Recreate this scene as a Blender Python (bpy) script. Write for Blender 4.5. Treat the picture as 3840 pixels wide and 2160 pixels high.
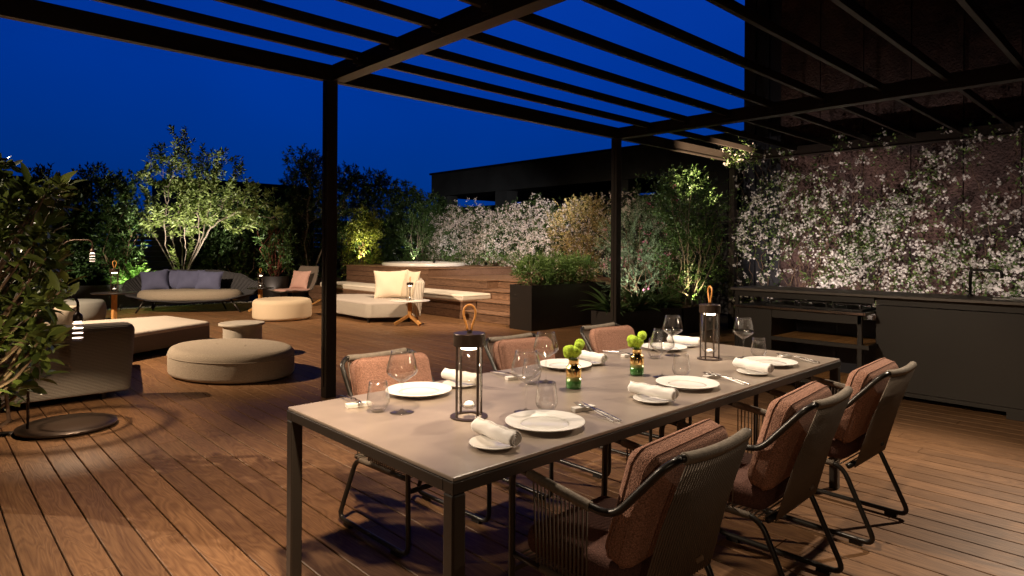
import bpy, math, random
import numpy as np
from mathutils import Vector, Matrix
random.seed(7); RNG = np.random.default_rng(11)
S = bpy.context.scene
COL = S.collection
for o in list(bpy.data.objects): bpy.data.objects.remove(o)
rad = math.radians

# ------------------------------------------------------------------ camera
EYE = 1.36; YAW = rad(46.6); CT, ST = math.cos(YAW), math.sin(YAW)
cam = bpy.data.cameras.new("camera"); cam.sensor_width = 36; cam.lens = 36*2385/3840
cam.shift_y = -150/3840; cam.clip_start = .05; cam.clip_end = 1500
co = bpy.data.objects.new("camera", cam); COL.objects.link(co)
co.matrix_world = (Matrix.Translation((0, 0, EYE)) @ Matrix.Rotation(YAW-math.pi/2, 4, 'Z')
                   @ Matrix.Rotation(math.pi/2, 4, 'X') @ Matrix.Rotation(.006, 4, 'Z'))
S.camera = co

# ------------------------------------------------------------------ sky (blue hour: the sun is below the horizon)
w = bpy.data.worlds.new("World"); S.world = w; w.use_nodes = True
nt = w.node_tree; nt.nodes.clear()
out = nt.nodes.new("ShaderNodeOutputWorld"); bg = nt.nodes.new("ShaderNodeBackground")
tc = nt.nodes.new("ShaderNodeTexCoord"); sx = nt.nodes.new("ShaderNodeSeparateXYZ")
rp = nt.nodes.new("ShaderNodeValToRGB")
e = rp.color_ramp.elements
e[0].position = 0.0; e[0].color = (.000, .026, .175, 1)
e[1].position = 1.0; e[1].color = (.0005, .002, .012, 1)
for p, c in ((.10, (.000, .029, .215, 1)), (.24, (.000, .034, .30, 1)), (.38, (.001, .036, .33, 1)), (.50, (.001, .005, .035, 1))):
    k = rp.color_ramp.elements.new(p); k.color = c
nt.links.new(tc.outputs['Generated'], sx.inputs[0]); nt.links.new(sx.outputs['Z'], rp.inputs[0])
dt = nt.nodes.new("ShaderNodeVectorMath"); dt.operation = 'DOT_PRODUCT'; dt.inputs[1].default_value = (.80, .60, 0)
mr = nt.nodes.new("ShaderNodeMapRange"); mr.interpolation_type = 'SMOOTHSTEP'
mr.inputs['From Min'].default_value = .42; mr.inputs['From Max'].default_value = .60; mr.inputs['To Min'].default_value = .03; mr.inputs['To Max'].default_value = 1
vm = nt.nodes.new("ShaderNodeVectorMath"); vm.operation = 'SCALE'
cn = nt.nodes.new("ShaderNodeTexNoise"); cn.inputs['Scale'].default_value = 3.2; cn.inputs['Detail'].default_value = 4
cm = nt.nodes.new("ShaderNodeMath"); cm.operation = 'MULTIPLY_ADD'; cm.inputs[1].default_value = .34; cm.inputs[2].default_value = .83
c2 = nt.nodes.new("ShaderNodeMath"); c2.operation = 'MULTIPLY'
nt.links.new(tc.outputs['Generated'], cn.inputs[0]); nt.links.new(cn.outputs[0], cm.inputs[0]); c3 = nt.nodes.new("ShaderNodeMath"); c3.operation = 'MULTIPLY_ADD'; c3.inputs[1].default_value = .48; c3.inputs[2].default_value = .61
c4 = nt.nodes.new("ShaderNodeMath"); c4.operation = 'MULTIPLY'
nt.links.new(dt.outputs['Value'], c3.inputs[0]); nt.links.new(c3.outputs[0], c4.inputs[0]); nt.links.new(mr.outputs[0], c4.inputs[1])
nt.links.new(cm.outputs[0], c2.inputs[0]); nt.links.new(c4.outputs[0], c2.inputs[1])
nt.links.new(tc.outputs['Generated'], dt.inputs[0]); nt.links.new(dt.outputs['Value'], mr.inputs['Value'])
nt.links.new(rp.outputs[0], vm.inputs[0]); nt.links.new(c2.outputs[0], vm.inputs['Scale'])
nt.links.new(vm.outputs[0], bg.inputs[0]); nt.links.new(bg.outputs[0], out.inputs[0])
bg.inputs[1].default_value = 1.0
S.view_settings.view_transform = 'Standard'; S.view_settings.look = 'None'
S.view_settings.exposure = 0; S.view_settings.gamma = 1
S.render.engine = 'CYCLES'
S.cycles.transparent_max_bounces = 24; S.cycles.max_bounces = 8
S.cycles.sample_clamp_indirect = 4.0
S.cycles.caustics_reflective = False; S.cycles.caustics_refractive = False

WARM = (1, .74, .50); WHITE = (1, .87, .74); YEL = (1, .86, .45); COOL = (1, .93, .93)
def spot(name, loc, target, power, size, blend=.6, col=WARM, r=.05):
    l = bpy.data.lights.new(name, 'SPOT'); l.energy = power; l.spot_size = rad(size); l.spot_blend = blend
    l.color = col; l.shadow_soft_size = r
    o = bpy.data.objects.new(name, l); COL.objects.link(o); o.location = loc
    o.rotation_euler = (Vector(target)-Vector(loc)).to_track_quat('-Z', 'Y').to_euler()
    return o
# terrace spotlights (fixed to the pergola and to poles outside the picture), plus one added fill
SOFT = (1, .80, .60)
spot('dining_spotlight', (.1, 3.7, 2.84), (3.1, 1.65, .7), 160, 50, .9, SOFT, .05)
spot('pole_spotlight', (-2.4, 9.2, 4.6), (2.6, 1.9, .2), 3200, 30, .8, SOFT, .05)
spot('pergola_spotlight', (2.6, 2.05, 2.84), (2.75, 1.5, 0), 230, 125, 1, SOFT, .05)
spot('crossbeam_spotlight', (6.9, .5, 2.84), (3.3, 1.4, .2), 800, 66, .9, SOFT, .05)
spot('kitchen_spotlight', (.2, 3.0, 2.84), (6.4, 2.1, .5), 520, 34, .8, SOFT, .05)
spot('deck_spotlight', (.7, 1.2, 2.84), (.75, 3.2, 0), 640, 68, .9, WARM, .08)
spot('rear_fill_spot', (-2.2, -2.6, 2.3), (2.2, 1.4, .2), 80, 70, .8, WARM, .15)  # fill added behind the camera to lift the shadows, no wall lamp there
spot('lounge_spotlight', (-2.4, 9.4, 5.2), (3.2, 10.2, .3), 4900, 78, .7, WARM, .06)
spot('steps_spotlight', (6.2, 5.7, 7.5), (8.3, 10.6, .4), 4200, 50, .8, WARM, .05)
spot('hedge_spotlight', (7.0, 5.6, 3.05), (11.7, 13.2, 1.7), 1500, 36, .8, COOL, .05)

# ------------------------------------------------------------------ mesh helpers
class MB:
    def __init__(s): s.v = []; s.f = []
    def add(s, vs, fs):
        b = len(s.v); s.v += [tuple(p) for p in vs]; s.f += [tuple(i+b for i in f) for f in fs]; return s
    def box(s, x0, x1, y0, y1, z0, z1):
        return s.add([(x0,y0,z0),(x1,y0,z0),(x1,y1,z0),(x0,y1,z0),(x0,y0,z1),(x1,y0,z1),(x1,y1,z1),(x0,y1,z1)],
                     [(0,3,2,1),(4,5,6,7),(0,1,5,4),(1,2,6,5),(2,3,7,6),(3,0,4,7)])
    def obox(s, c, sz, R=None):
        m = MB().box(-sz[0]/2, sz[0]/2, -sz[1]/2, sz[1]/2, -sz[2]/2, sz[2]/2)
        R = R or Matrix.Identity(3); c = Vector(c)
        return s.add([R @ Vector(p) + c for p in m.v], m.f)
    def bar(s, a, b, wx, wy):          # square bar from a to b
        a, b = Vector(a), Vector(b); z = (b-a).normalized()
        R = z.to_track_quat('Z', 'X').to_matrix()
        return s.obox((a+b)/2, (wx, wy, (b-a).length), R)
    def tube(s, pts, r, n=8, closed=False, cap=True):
        pts = [Vector(p) for p in pts]; N = len(pts)
        rr = r if isinstance(r, (list, tuple, np.ndarray)) else [r]*N
        vs = []; fs = []; up = None
        for i, p in enumerate(pts):
            if closed: t = pts[(i+1) % N]-pts[i-1]
            else: t = pts[min(i+1, N-1)]-pts[max(i-1, 0)]
            t = t.normalized() if t.length > 1e-9 else Vector((0, 0, 1))
            if up is None: up = t.orthogonal().normalized()
            up = (up - t*up.dot(t)); up = up.normalized() if up.length > 1e-6 else t.orthogonal().normalized()
            bi = t.cross(up)
            for k in range(n):
                a = 2*math.pi*k/n; vs.append(p + (up*math.cos(a)+bi*math.sin(a))*rr[i])
        M = N if closed else N-1
        for i in range(M):
            for k in range(n):
                a, b = i*n+k, i*n+(k+1) % n; j = ((i+1) % N)*n
                fs.append((a, b, j+(k+1) % n, j+k))
        if cap and not closed:
            fs.append(tuple(range(n-1, -1, -1))); fs.append(tuple((N-1)*n+k for k in range(n)))
        return s.add(vs, fs)
    def lathe(s, prof, n=40, c=(0, 0, 0), sx=1, sy=1, rot=0, cap=True):
        vs = []; fs = []; P = len(prof); cr, sr = math.cos(rot), math.sin(rot)
        for r, z in prof:
            for k in range(n):
                a = 2*math.pi*k/n; x, y = r*math.cos(a)*sx, r*math.sin(a)*sy
                vs.append((c[0]+x*cr-y*sr, c[1]+x*sr+y*cr, c[2]+z))
        for i in range(P-1):
            for k in range(n):
                fs.append((i*n+k, i*n+(k+1) % n, (i+1)*n+(k+1) % n, (i+1)*n+k))
        if cap and prof[0][0] > 1e-6 and prof[0] != prof[-1]: fs.append(tuple(range(n-1, -1, -1)))
        if cap and prof[-1][0] > 1e-6 and prof[0] != prof[-1]: fs.append(tuple((P-1)*n+k for k in range(n)))
        return s.add(vs, fs)
    def rprism(s, outl, z0, z1, rt=.03, rb=.03, dome=0., k=4):    # rounded prism over a convex outline (ccw)
        n = len(outl); P = [Vector((p[0], p[1], 0)) for p in outl]; nor = []
        for i in range(n):
            t = (P[(i+1) % n]-P[i-1]); t.z = 0; t.normalize(); nor.append(Vector((t.y, -t.x, 0)))
        cx = sum((p for p in P), Vector())/n
        rings = []
        for j in range(k+1):
            a = math.pi/2*j/k; rings.append((rb*(1-math.sin(a)), z0+rb*(1-math.cos(a))))
        for j in range(k+1):
            a = math.pi/2*j/k; rings.append((rt*(1-math.cos(a)), z1-rt+rt*math.sin(a)))
        vs = []; fs = []
        for ins, z in rings: vs += [P[i]-nor[i]*ins+Vector((0, 0, z)) for i in range(n)]
        m = len(rings)
        for f in (.66, .33):
            m += 1; vs += [cx + (P[i]-nor[i]*rt-cx)*f + Vector((0, 0, z1+dome*(1-f*f))) for i in range(n)]
        for i in range(m-1):
            for q in range(n): fs.append((i*n+q, i*n+(q+1) % n, (i+1)*n+(q+1) % n, (i+1)*n+q))
        vs.append(cx+Vector((0, 0, z1+dome))); c = len(vs)-1
        for q in range(n): fs.append(((m-1)*n+q, (m-1)*n+(q+1) % n, c))
        fs.append(tuple(range(n-1, -1, -1)))
        return s.add(vs, fs)
    def xf(s, M):
        s.v = [tuple(M @ Vector(p)) for p in s.v]; return s

def fil(pts, r, k=5, closed=False):         # round the corners of a polyline
    pts = [Vector(p) for p in pts]; n = len(pts); o = []
    for i in range(n):
        if not closed and i in (0, n-1): o.append(pts[i]); continue
        p, a, b = pts[i], pts[i-1], pts[(i+1) % n]
        ra = min(r, (a-p).length*.49, (b-p).length*.49)
        s0 = p+(a-p).normalized()*ra; s1 = p+(b-p).normalized()*ra
        for j in range(k+1):
            t = j/k; o.append(s0*(1-t)**2 + p*2*t*(1-t) + s1*t*t)
    return o
def resample(pts, d):
    pts = [Vector(p) for p in pts]; o = [pts[0]]; acc = 0
    for a, b in zip(pts, pts[1:]):
        L = (b-a).length
        if L < 1e-9: continue
        x = d-acc
        while x <= L: o.append(a+(b-a)*(x/L)); x += d
        acc = (acc+L) % d
    return o
def rope(mb, pts, r, pitch=.007, n=8):
    q = resample(pts, pitch/2); return mb.tube(q, [r if i % 2 else r*.86 for i in range(len(q))], n)

def mesh_np(name, v, f):
    v = np.asarray(v, np.float32); f = np.asarray(f, np.int32)
    me = bpy.data.meshes.new(name); k = f.shape[1]; m = len(f)
    me.vertices.add(len(v)); me.vertices.foreach_set('co', v.ravel())
    me.loops.add(m*k); me.loops.foreach_set('vertex_index', f.ravel())
    me.polygons.add(m); me.polygons.foreach_set('loop_start', np.arange(0, m*k, k, dtype=np.int32))
    me.update(calc_edges=True); me.validate(); return me
def put(name, me, mat, parent=None, smooth=True, bevel=0, label=None):
    if mat and not me.materials: me.materials.append(mat)
    o = bpy.data.objects.new(name, me); COL.objects.link(o)
    if parent: o.parent = parent
    if smooth: me.polygons.foreach_set('use_smooth', [True]*len(me.polygons)); me.update()
    if bevel:
        b = o.modifiers.new('bevel', 'BEVEL'); b.width = bevel; b.segments = 2; b.limit_method = 'ANGLE'
        b.harden_normals = False
    if label: o['label'] = label
    return o
def top(o):
    while o.parent: o = o.parent
    return o
def obj(name, mb, mat, parent=None, smooth=False, bevel=0, world=False, label=None, auto=False):
    me = bpy.data.meshes.new(name); vs = mb.v
    if world and parent:
        l = top(parent).location; vs = [(p[0]-l.x, p[1]-l.y, p[2]-l.z) for p in vs]
    me.from_pydata(vs, [], mb.f); me.update()
    o = put(name, me, mat, parent, smooth, bevel, label)
    if auto: me.set_sharp_from_angle(angle=rad(40))
    return o
def thing(name, label, cat, loc=(0, 0, 0), rz=0, group=None):
    o = bpy.data.objects.new(name, None); COL.objects.link(o); o.empty_display_size = .1
    o.location = loc; o.rotation_euler = (0, 0, rz); o['label'] = label; o['category'] = cat
    if group: o['group'] = group
    return o
def tag(o, label, cat, group=None):
    o['label'] = label; o['category'] = cat
    if group: o['group'] = group
    return o
def struct(o): o['kind'] = 'structure'; return o
KIDS = {}
def dup(root, loc, rz, label, group=None):
    def cp(o, par):
        c = o.copy(); COL.objects.link(c); c.parent = par
        for ch in [x for x in bpy.data.objects if x.parent == o and x.name in names]: cp(ch, c)
        return c
    names = set(x.name for x in bpy.data.objects)
    r = cp(root, None); r.location = loc; r.rotation_euler = (0, 0, rz); r['label'] = label
    if group: r['group'] = group
    return r

# ------------------------------------------------------------------ materials
def mat(name, col=(.5, .5, .5), rough=.5, metal=0, spec=.5, bump=None, var=None, coat=0, emit=None, es=0, aniso=0):
    m = bpy.data.materials.new(name); m.use_nodes = True; n = m.node_tree; b = n.nodes['Principled BSDF']
    b.inputs['Base Color'].default_value = (*col, 1); b.inputs['Roughness'].default_value = rough
    b.inputs['Metallic'].default_value = metal; b.inputs['Specular IOR Level'].default_value = spec
    b.inputs['Coat Weight'].default_value = coat
    if emit: b.inputs['Emission Color'].default_value = (*emit, 1); b.inputs['Emission Strength'].default_value = es
    g = n.nodes.new('ShaderNodeTexCoord')
    if var:      # (scale, amount): mottled colour
        t = n.nodes.new('ShaderNodeTexNoise'); t.inputs['Scale'].default_value = var[0]; t.inputs['Detail'].default_value = 6
        r = n.nodes.new('ShaderNodeValToRGB')
        r.color_ramp.elements[0].position = .3; r.color_ramp.elements[1].position = .7
        r.color_ramp.elements[0].color = (*[c*(1-var[1]) for c in col], 1); r.color_ramp.elements[1].color = (*[min(1, c*(1+var[1])) for c in col], 1)
        n.links.new(g.outputs['Object'], t.inputs[0]); n.links.new(t.outputs[0], r.inputs[0]); n.links.new(r.outputs[0], b.inputs['Base Color'])
    if bump:     # (scale, strength, distance)
        t = n.nodes.new('ShaderNodeTexNoise'); t.inputs['Scale'].default_value = bump[0]; t.inputs['Detail'].default_value = 4
        u = n.nodes.new('ShaderNodeBump'); u.inputs['Strength'].default_value = bump[1]; u.inputs['Distance'].default_value = bump[2]
        n.links.new(g.outputs['Object'], t.inputs[0]); n.links.new(t.outputs[0], u.inputs['Height']); n.links.new(u.outputs[0], b.inputs['Normal'])
    return m
def glass(name, tint=(1, 1, 1), k=1.0, rough=0.0):
    m = bpy.data.materials.new(name); m.use_nodes = True; n = m.node_tree; n.nodes.clear()
    o = n.nodes.new('ShaderNodeOutputMaterial'); a = n.nodes.new('ShaderNodeBsdfTransparent'); g = n.nodes.new('ShaderNodeBsdfGlossy')
    x = n.nodes.new('ShaderNodeMixShader'); f = n.nodes.new('ShaderNodeLayerWeight'); f.inputs['Blend'].default_value = .35
    p = n.nodes.new('ShaderNodeMath'); p.operation = 'MULTIPLY_ADD'; p.inputs[1].default_value = .95*k; p.inputs[2].default_value = .05
    q = n.nodes.new('ShaderNodeMath'); q.operation = 'POWER'; q.inputs[1].default_value = 1.9
    a.inputs[0].default_value = (*tint, 1); g.inputs['Roughness'].default_value = rough
    n.links.new(f.outputs['Facing'], q.inputs[0]); n.links.new(q.outputs[0], p.inputs[0]); n.links.new(p.outputs[0], x.inputs[0])
    n.links.new(a.outputs[0], x.inputs[1]); n.links.new(g.outputs[0], x.inputs[2]); n.links.new(x.outputs[0], o.inputs[0])
    return m
def leafmat(name, c0, c1, rough=.42, trans=.25):
    m = bpy.data.materials.new(name); m.use_nodes = True; n = m.node_tree; b = n.nodes['Principled BSDF']
    g = n.nodes.new('ShaderNodeNewGeometry'); r = n.nodes.new('ShaderNodeValToRGB')
    r.color_ramp.elements[0].color = (*c0, 1); r.color_ramp.elements[1].color = (*c1, 1)
    n.links.new(g.outputs['Random Per Island'], r.inputs[0]); n.links.new(r.outputs[0], b.inputs['Base Color'])
    b.inputs['Roughness'].default_value = rough
    t = n.nodes.new('ShaderNodeBsdfTranslucent'); n.links.new(r.outputs[0], t.inputs[0])
    x = n.nodes.new('ShaderNodeMixShader'); x.inputs[0].default_value = trans
    o = n.nodes['Material Output']; n.links.new(b.outputs[0], x.inputs[1]); n.links.new(t.outputs[0], x.inputs[2]); n.links.new(x.outputs[0], o.inputs[0])
    return m
def wood(name, dark, light, axis='Y', island=True, rough=.45, grain=1.0, bump=.35):
    m = bpy.data.materials.new(name); m.use_nodes = True; n = m.node_tree; b = n.nodes['Principled BSDF']; L = n.links.new
    tc = n.nodes.new('ShaderNodeTexCoord'); geo = n.nodes.new('ShaderNodeNewGeometry')
    off = n.nodes.new('ShaderNodeVectorMath'); off.operation = 'MULTIPLY_ADD'
    cmb = n.nodes.new('ShaderNodeCombineXYZ')
    for i in range(3): L(geo.outputs['Random Per Island'], cmb.inputs[i])
    L(cmb.outputs[0], off.inputs[0]); off.inputs[1].default_value = (37, 53, 71) if island else (0, 0, 0); L(tc.outputs['Object'], off.inputs[2])
    def mp(sc):
        q = n.nodes.new('ShaderNodeMapping'); q.inputs['Scale'].default_value = sc; L(off.outputs[0], q.inputs[0]); return q
    ax = 'XYZ'.index(axis)
    def vec(along, across): v = [across]*3; v[ax] = along; return v
    wv = n.nodes.new('ShaderNodeTexNoise'); wv.inputs['Scale'].default_value = 1; wv.inputs['Detail'].default_value = 2; wv.inputs['Distortion'].default_value = .6
    L(mp(vec(1.3*grain, 9*grain)).outputs[0], wv.inputs[0])
    rings = n.nodes.new('ShaderNodeMath'); rings.operation = 'MULTIPLY'; rings.inputs[1].default_value = 26; L(wv.outputs[0], rings.inputs[0])
    fr = n.nodes.new('ShaderNodeMath'); fr.operation = 'PINGPONG'; fr.inputs[1].default_value = 1; L(rings.outputs[0], fr.inputs[0])
    fine = n.nodes.new('ShaderNodeTexNoise'); fine.inputs['Scale'].default_value = 1; fine.inputs['Detail'].default_value = 5
    L(mp(vec(5*grain, 190*grain)).outputs[0], fine.inputs[0])
    big = n.nodes.new('ShaderNodeTexNoise'); big.inputs['Scale'].default_value = 1; big.inputs['Detail'].default_value = 3; L(mp(vec(1.1, 5)).outputs[0], big.inputs[0])
    h = n.nodes.new('ShaderNodeMath'); h.operation = 'MULTIPLY_ADD'; h.inputs[1].default_value = .30; L(fr.outputs[0], h.inputs[0])
    s2 = n.nodes.new('ShaderNodeMath'); s2.operation = 'MULTIPLY'; s2.inputs[1].default_value = .70; L(fine.outputs[0], s2.inputs[0]); L(s2.outputs[0], h.inputs[2])
    c1 = n.nodes.new('ShaderNodeValToRGB'); c1.color_ramp.elements[0].position = .22; c1.color_ramp.elements[1].position = .78
    c1.color_ramp.elements[0].color = (*dark, 1); c1.color_ramp.elements[1].color = (*light, 1); L(h.outputs[0], c1.inputs[0])
    # board-to-board and patchy tone
    tone = n.nodes.new('ShaderNodeMath'); tone.operation = 'MULTIPLY_ADD'; tone.inputs[1].default_value = .26; tone.inputs[2].default_value = .64
    L(geo.outputs['Random Per Island'], tone.inputs[0])
    t2 = n.nodes.new('ShaderNodeMath'); t2.operation = 'MULTIPLY_ADD'; t2.inputs[1].default_value = .42; L(big.outputs[0], t2.inputs[0]); L(tone.outputs[0], t2.inputs[2])
    mx = n.nodes.new('ShaderNodeVectorMath'); mx.operation = 'SCALE'; L(c1.outputs[0], mx.inputs[0]); L(t2.outputs[0], mx.inputs['Scale'])
    L(mx.outputs[0], b.inputs['Base Color'])
    rg = n.nodes.new('ShaderNodeMath'); rg.operation = 'MULTIPLY_ADD'; rg.inputs[1].default_value = .25; rg.inputs[2].default_value = rough-.1; L(big.outputs[0], rg.inputs[0]); L(rg.outputs[0], b.inputs['Roughness']); b.inputs['Specular IOR Level'].default_value = .2
    u = n.nodes.new('ShaderNodeBump'); u.inputs['Strength'].default_value = bump; u.inputs['Distance'].default_value = .004; L(h.outputs[0], u.inputs['Height']); L(u.outputs[0], b.inputs['Normal'])
    return m
def ribbed(name, c0, c1, pitch, axis='Z', rough=.85, depth=.006):      # corded upholstery: ribs across one axis and a fine weave
    m = bpy.data.materials.new(name); m.use_nodes = True; n = m.node_tree; b = n.nodes['Principled BSDF']; L = n.links.new
    tc = n.nodes.new('ShaderNodeTexCoord'); w1 = n.nodes.new('ShaderNodeTexWave'); w1.bands_direction = axis
    w1.inputs['Scale'].default_value = math.pi*2/pitch/20; w1.inputs['Distortion'].default_value = .25; w1.inputs['Detail Scale'].default_value = 6
    L(tc.outputs['Object'], w1.inputs[0])
    ns = n.nodes.new('ShaderNodeTexNoise'); ns.inputs['Scale'].default_value = 160; L(tc.outputs['Object'], ns.inputs[0])
    r = n.nodes.new('ShaderNodeValToRGB'); r.color_ramp.elements[0].color = (*c0, 1); r.color_ramp.elements[1].color = (*c1, 1)
    r.color_ramp.elements[0].position = .1; r.color_ramp.elements[1].position = .6
    a = n.nodes.new('ShaderNodeMath'); a.operation = 'MULTIPLY_ADD'; a.inputs[1].default_value = .5; L(ns.outputs[0], a.inputs[0])
    s = n.nodes.new('ShaderNodeMath'); s.operation = 'MULTIPLY'; s.inputs[1].default_value = .7; L(w1.outputs[1], s.inputs[0]); L(s.outputs[0], a.inputs[2])
    L(a.outputs[0], r.inputs[0]); L(r.outputs[0], b.inputs['Base Color']); b.inputs['Roughness'].default_value = rough
    u = n.nodes.new('ShaderNodeBump'); u.inputs['Strength'].default_value = .8; u.inputs['Distance'].default_value = depth; L(a.outputs[0], u.inputs['Height']); L(u.outputs[0], b.inputs['Normal'])
    b.inputs['Sheen Weight'].default_value = .15
    return m
M = {}
M['deck'] = wood('deck_wood', (.122, .059, .026), (.25, .133, .061), 'Y', True, .48)
M['deck_x'] = wood('deck_wood_steps', (.10, .055, .034), (.31, .18, .11), 'Y', True, .5)
M['cladding'] = wood('cladding_wood', (.10, .055, .035), (.24, .14, .09), 'Y', True, .5)
M['teak'] = wood('teak', (.42, .20, .06), (.68, .36, .12), 'Z', True, .5, 1.5, .15)
M['teak_x'] = wood('teak_slat', (.36, .17, .055), (.60, .31, .11), 'X', True, .5, 1.5, .15)
M['black'] = mat('bronze_black_metal', (.020, .016, .013), .42, .35, .5, bump=(300, .05, .001))
M['pergola'] = mat('pergola_metal', (.032, .024, .019), .38, .35, .5, bump=(160, .06, .001))
M['table'] = mat('table_top_stone', (.265, .212, .168), .34, 0, .5, var=(9, .10), bump=(420, .05, .0006))
M['tablemetal'] = mat('table_frame_metal', (.035, .028, .022), .38, .35)
M['frame'] = mat('chair_frame_metal', (.033, .029, .024), .34, .45)
M['rope'] = mat('taupe_rope', (.22, .185, .145), .85, 0, .25, bump=(500, .5, .002), var=(60, .2))
M['cord'] = mat('taupe_cord', (.14, .112, .086), .85, 0, .25, bump=(500, .5, .002))
M['boucle'] = mat('rust_boucle', (.33, .175, .122), .95, 0, .15, bump=(210, .9, .006), var=(230, .55))
M['boucle2'] = mat('brown_seat_cloth', (.115, .058, .045), .95, 0, .15, bump=(260, .7, .004), var=(240, .4))
M['china'] = mat('white_china', (.80, .77, .72), .16, 0, .5, coat=.4)
M['rim'] = mat('textured_china', (.80, .77, .72), .3, 0, .5, bump=(190, .55, .003))
M['linen'] = mat('white_linen', (.80, .77, .73), .9, 0, .2, bump=(700, .3, .001))
M['steel'] = mat('polished_steel', (.62, .60, .58), .16, 1)
M['marble'] = mat('pale_marble', (.74, .70, .64), .4, 0, .5, var=(30, .12))
M['glass'] = glass('clear_glass', (1, 1, 1), 1.0, .035)
M['lglass'] = glass('lantern_glass', (.97, .96, .94), .8)
M['bronze'] = mat('lantern_bronze', (.05, .032, .022), .36, .5, bump=(300, .05, .001))
M['leather'] = mat('tan_leather', (.62, .27, .06), .5, bump=(120, .2, .001))
M['led'] = mat('lantern_light', (1, .9, .8), .5, emit=(1, .80, .58), es=14)
M['glint'] = mat('white_glint_bead', (.9, .88, .85), .4)
M['gold'] = mat('gold_mirror_glass', (.80, .55, .22), .14, 1, var=(8, .1))
M['greenglass'] = glass('green_glass', (.16, .42, .12), .8, .05)
M['pompom'] = mat('lime_flower', (.42, .60, .05), .8, 0, .2, bump=(140, .9, .006), var=(160, .35))
M['stem'] = mat('green_stem', (.10, .2, .04), .6)
M['ottoman'] = mat('taupe_boucle', (.40, .335, .26), .95, 0, .15, bump=(170, .9, .008), var=(170, .25))
M['cream'] = mat('cream_weave', (.72, .58, .41), .9, 0, .2, bump=(420, .4, .002), var=(300, .08))
M['pouf'] = mat('grey_felt', (.26, .26, .24), .9, 0, .2, bump=(300, .4, .002), var=(200, .1))
M['concrete'] = mat('pale_concrete', (.42, .375, .31), .7, 0, .3, var=(14, .14), bump=(90, .25, .002))
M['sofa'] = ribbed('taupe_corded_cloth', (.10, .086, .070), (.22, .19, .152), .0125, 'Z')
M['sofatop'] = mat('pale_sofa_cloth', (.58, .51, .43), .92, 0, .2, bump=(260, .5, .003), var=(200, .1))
M['sofa2'] = ribbed('grey_corded_cloth', (.20, .175, .145), (.50, .455, .39), .0165, 'Z')
M['sofa2v'] = ribbed('grey_corded_cloth_upright', (.22, .19, .16), (.60, .54, .46), .02, 'Y')
M['sofa2top'] = mat('grey_seat_cloth', (.44, .39, .35), .92, 0, .2, bump=(300, .4, .002), var=(200, .08))
M['cushion'] = mat('cream_cushion', (.68, .58, .45), .9, 0, .2, bump=(320, .35, .002), var=(120, .06))
M['blush'] = mat('blush_cushion', (.47, .29, .25), .9, 0, .2, bump=(340, .5, .003), var=(300, .12))
M['blue'] = mat('slate_blue_cushion', (.105, .115, .21), .85, 0, .25, bump=(400, .3, .002), var=(5, .12))
M['charcoal'] = mat('charcoal_rope', (.042, .042, .048), .8, 0, .3, bump=(260, .5, .003))
M['greyseat'] = mat('grey_boucle', (.33, .28, .22), .95, 0, .2, bump=(200, .9, .006), var=(240, .35))
M['mesh'] = mat('brown_woven_mesh', (.12, .095, .08), .8, 0, .3, bump=(300, .6, .003))
M['benchpad'] = mat('ivory_outdoor_cloth', (.72, .66, .57), .85, 0, .2, bump=(360, .3, .002))
M['pot'] = mat('black_planter_metal', (.022, .018, .016), .38, .3, bump=(120, .05, .001))
M['soil'] = mat('bark_mulch', (.06, .03, .017), .95, 0, .2, bump=(60, 1, .02), var=(50, .5))
M['kitchen'] = mat('kitchen_panel', (.032, .026, .019), .48, .1, .4, var=(3, .06), bump=(300, .05, .001))
M['ktop'] = mat('kitchen_worktop', (.12, .10, .08), .42, 0, .5, var=(14, .1), bump=(300, .05, .001))
M['tub'] = mat('white_acrylic', (.80, .77, .72), .22, 0, .5, coat=.3)
M['water'] = mat('tub_water', (.05, .20, .18), .03, 0, .5)
M['bark'] = mat('pale_bark', (.22, .18, .14), .8, 0, .3, var=(40, .35), bump=(80, .6, .006))
M['redbark'] = mat('red_bark', (.22, .075, .055), .7, 0, .3, var=(40, .3))
M['vine'] = mat('vine_stem', (.16, .10, .06), .8, var=(40, .3))
M['petal'] = mat('white_petal', (.78, .70, .66), .6, 0, .3)
M['petal_y'] = mat('jasmine_petal', (.78, .72, .66), .6, 0, .3)
M['pink'] = mat('pink_petal', (.60, .17, .30), .6)
M['concrete_dark'] = mat('dark_roof_concrete', (.055, .058, .058), .85, 0, .3, var=(1.2, .25), bump=(20, .2, .01))
M['navy'] = mat('dark_metal_cladding', (.018, .018, .024), .5, .2, var=(2, .1))
M['roof'] = mat('roof_ground', (.03, .03, .03), .9)
M['pebble'] = mat('grey_pebble', (.30, .28, .26), .8, var=(30, .4))
M['deckgap'] = mat('deck_joist_black', (.012, .008, .006), .9)
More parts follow.
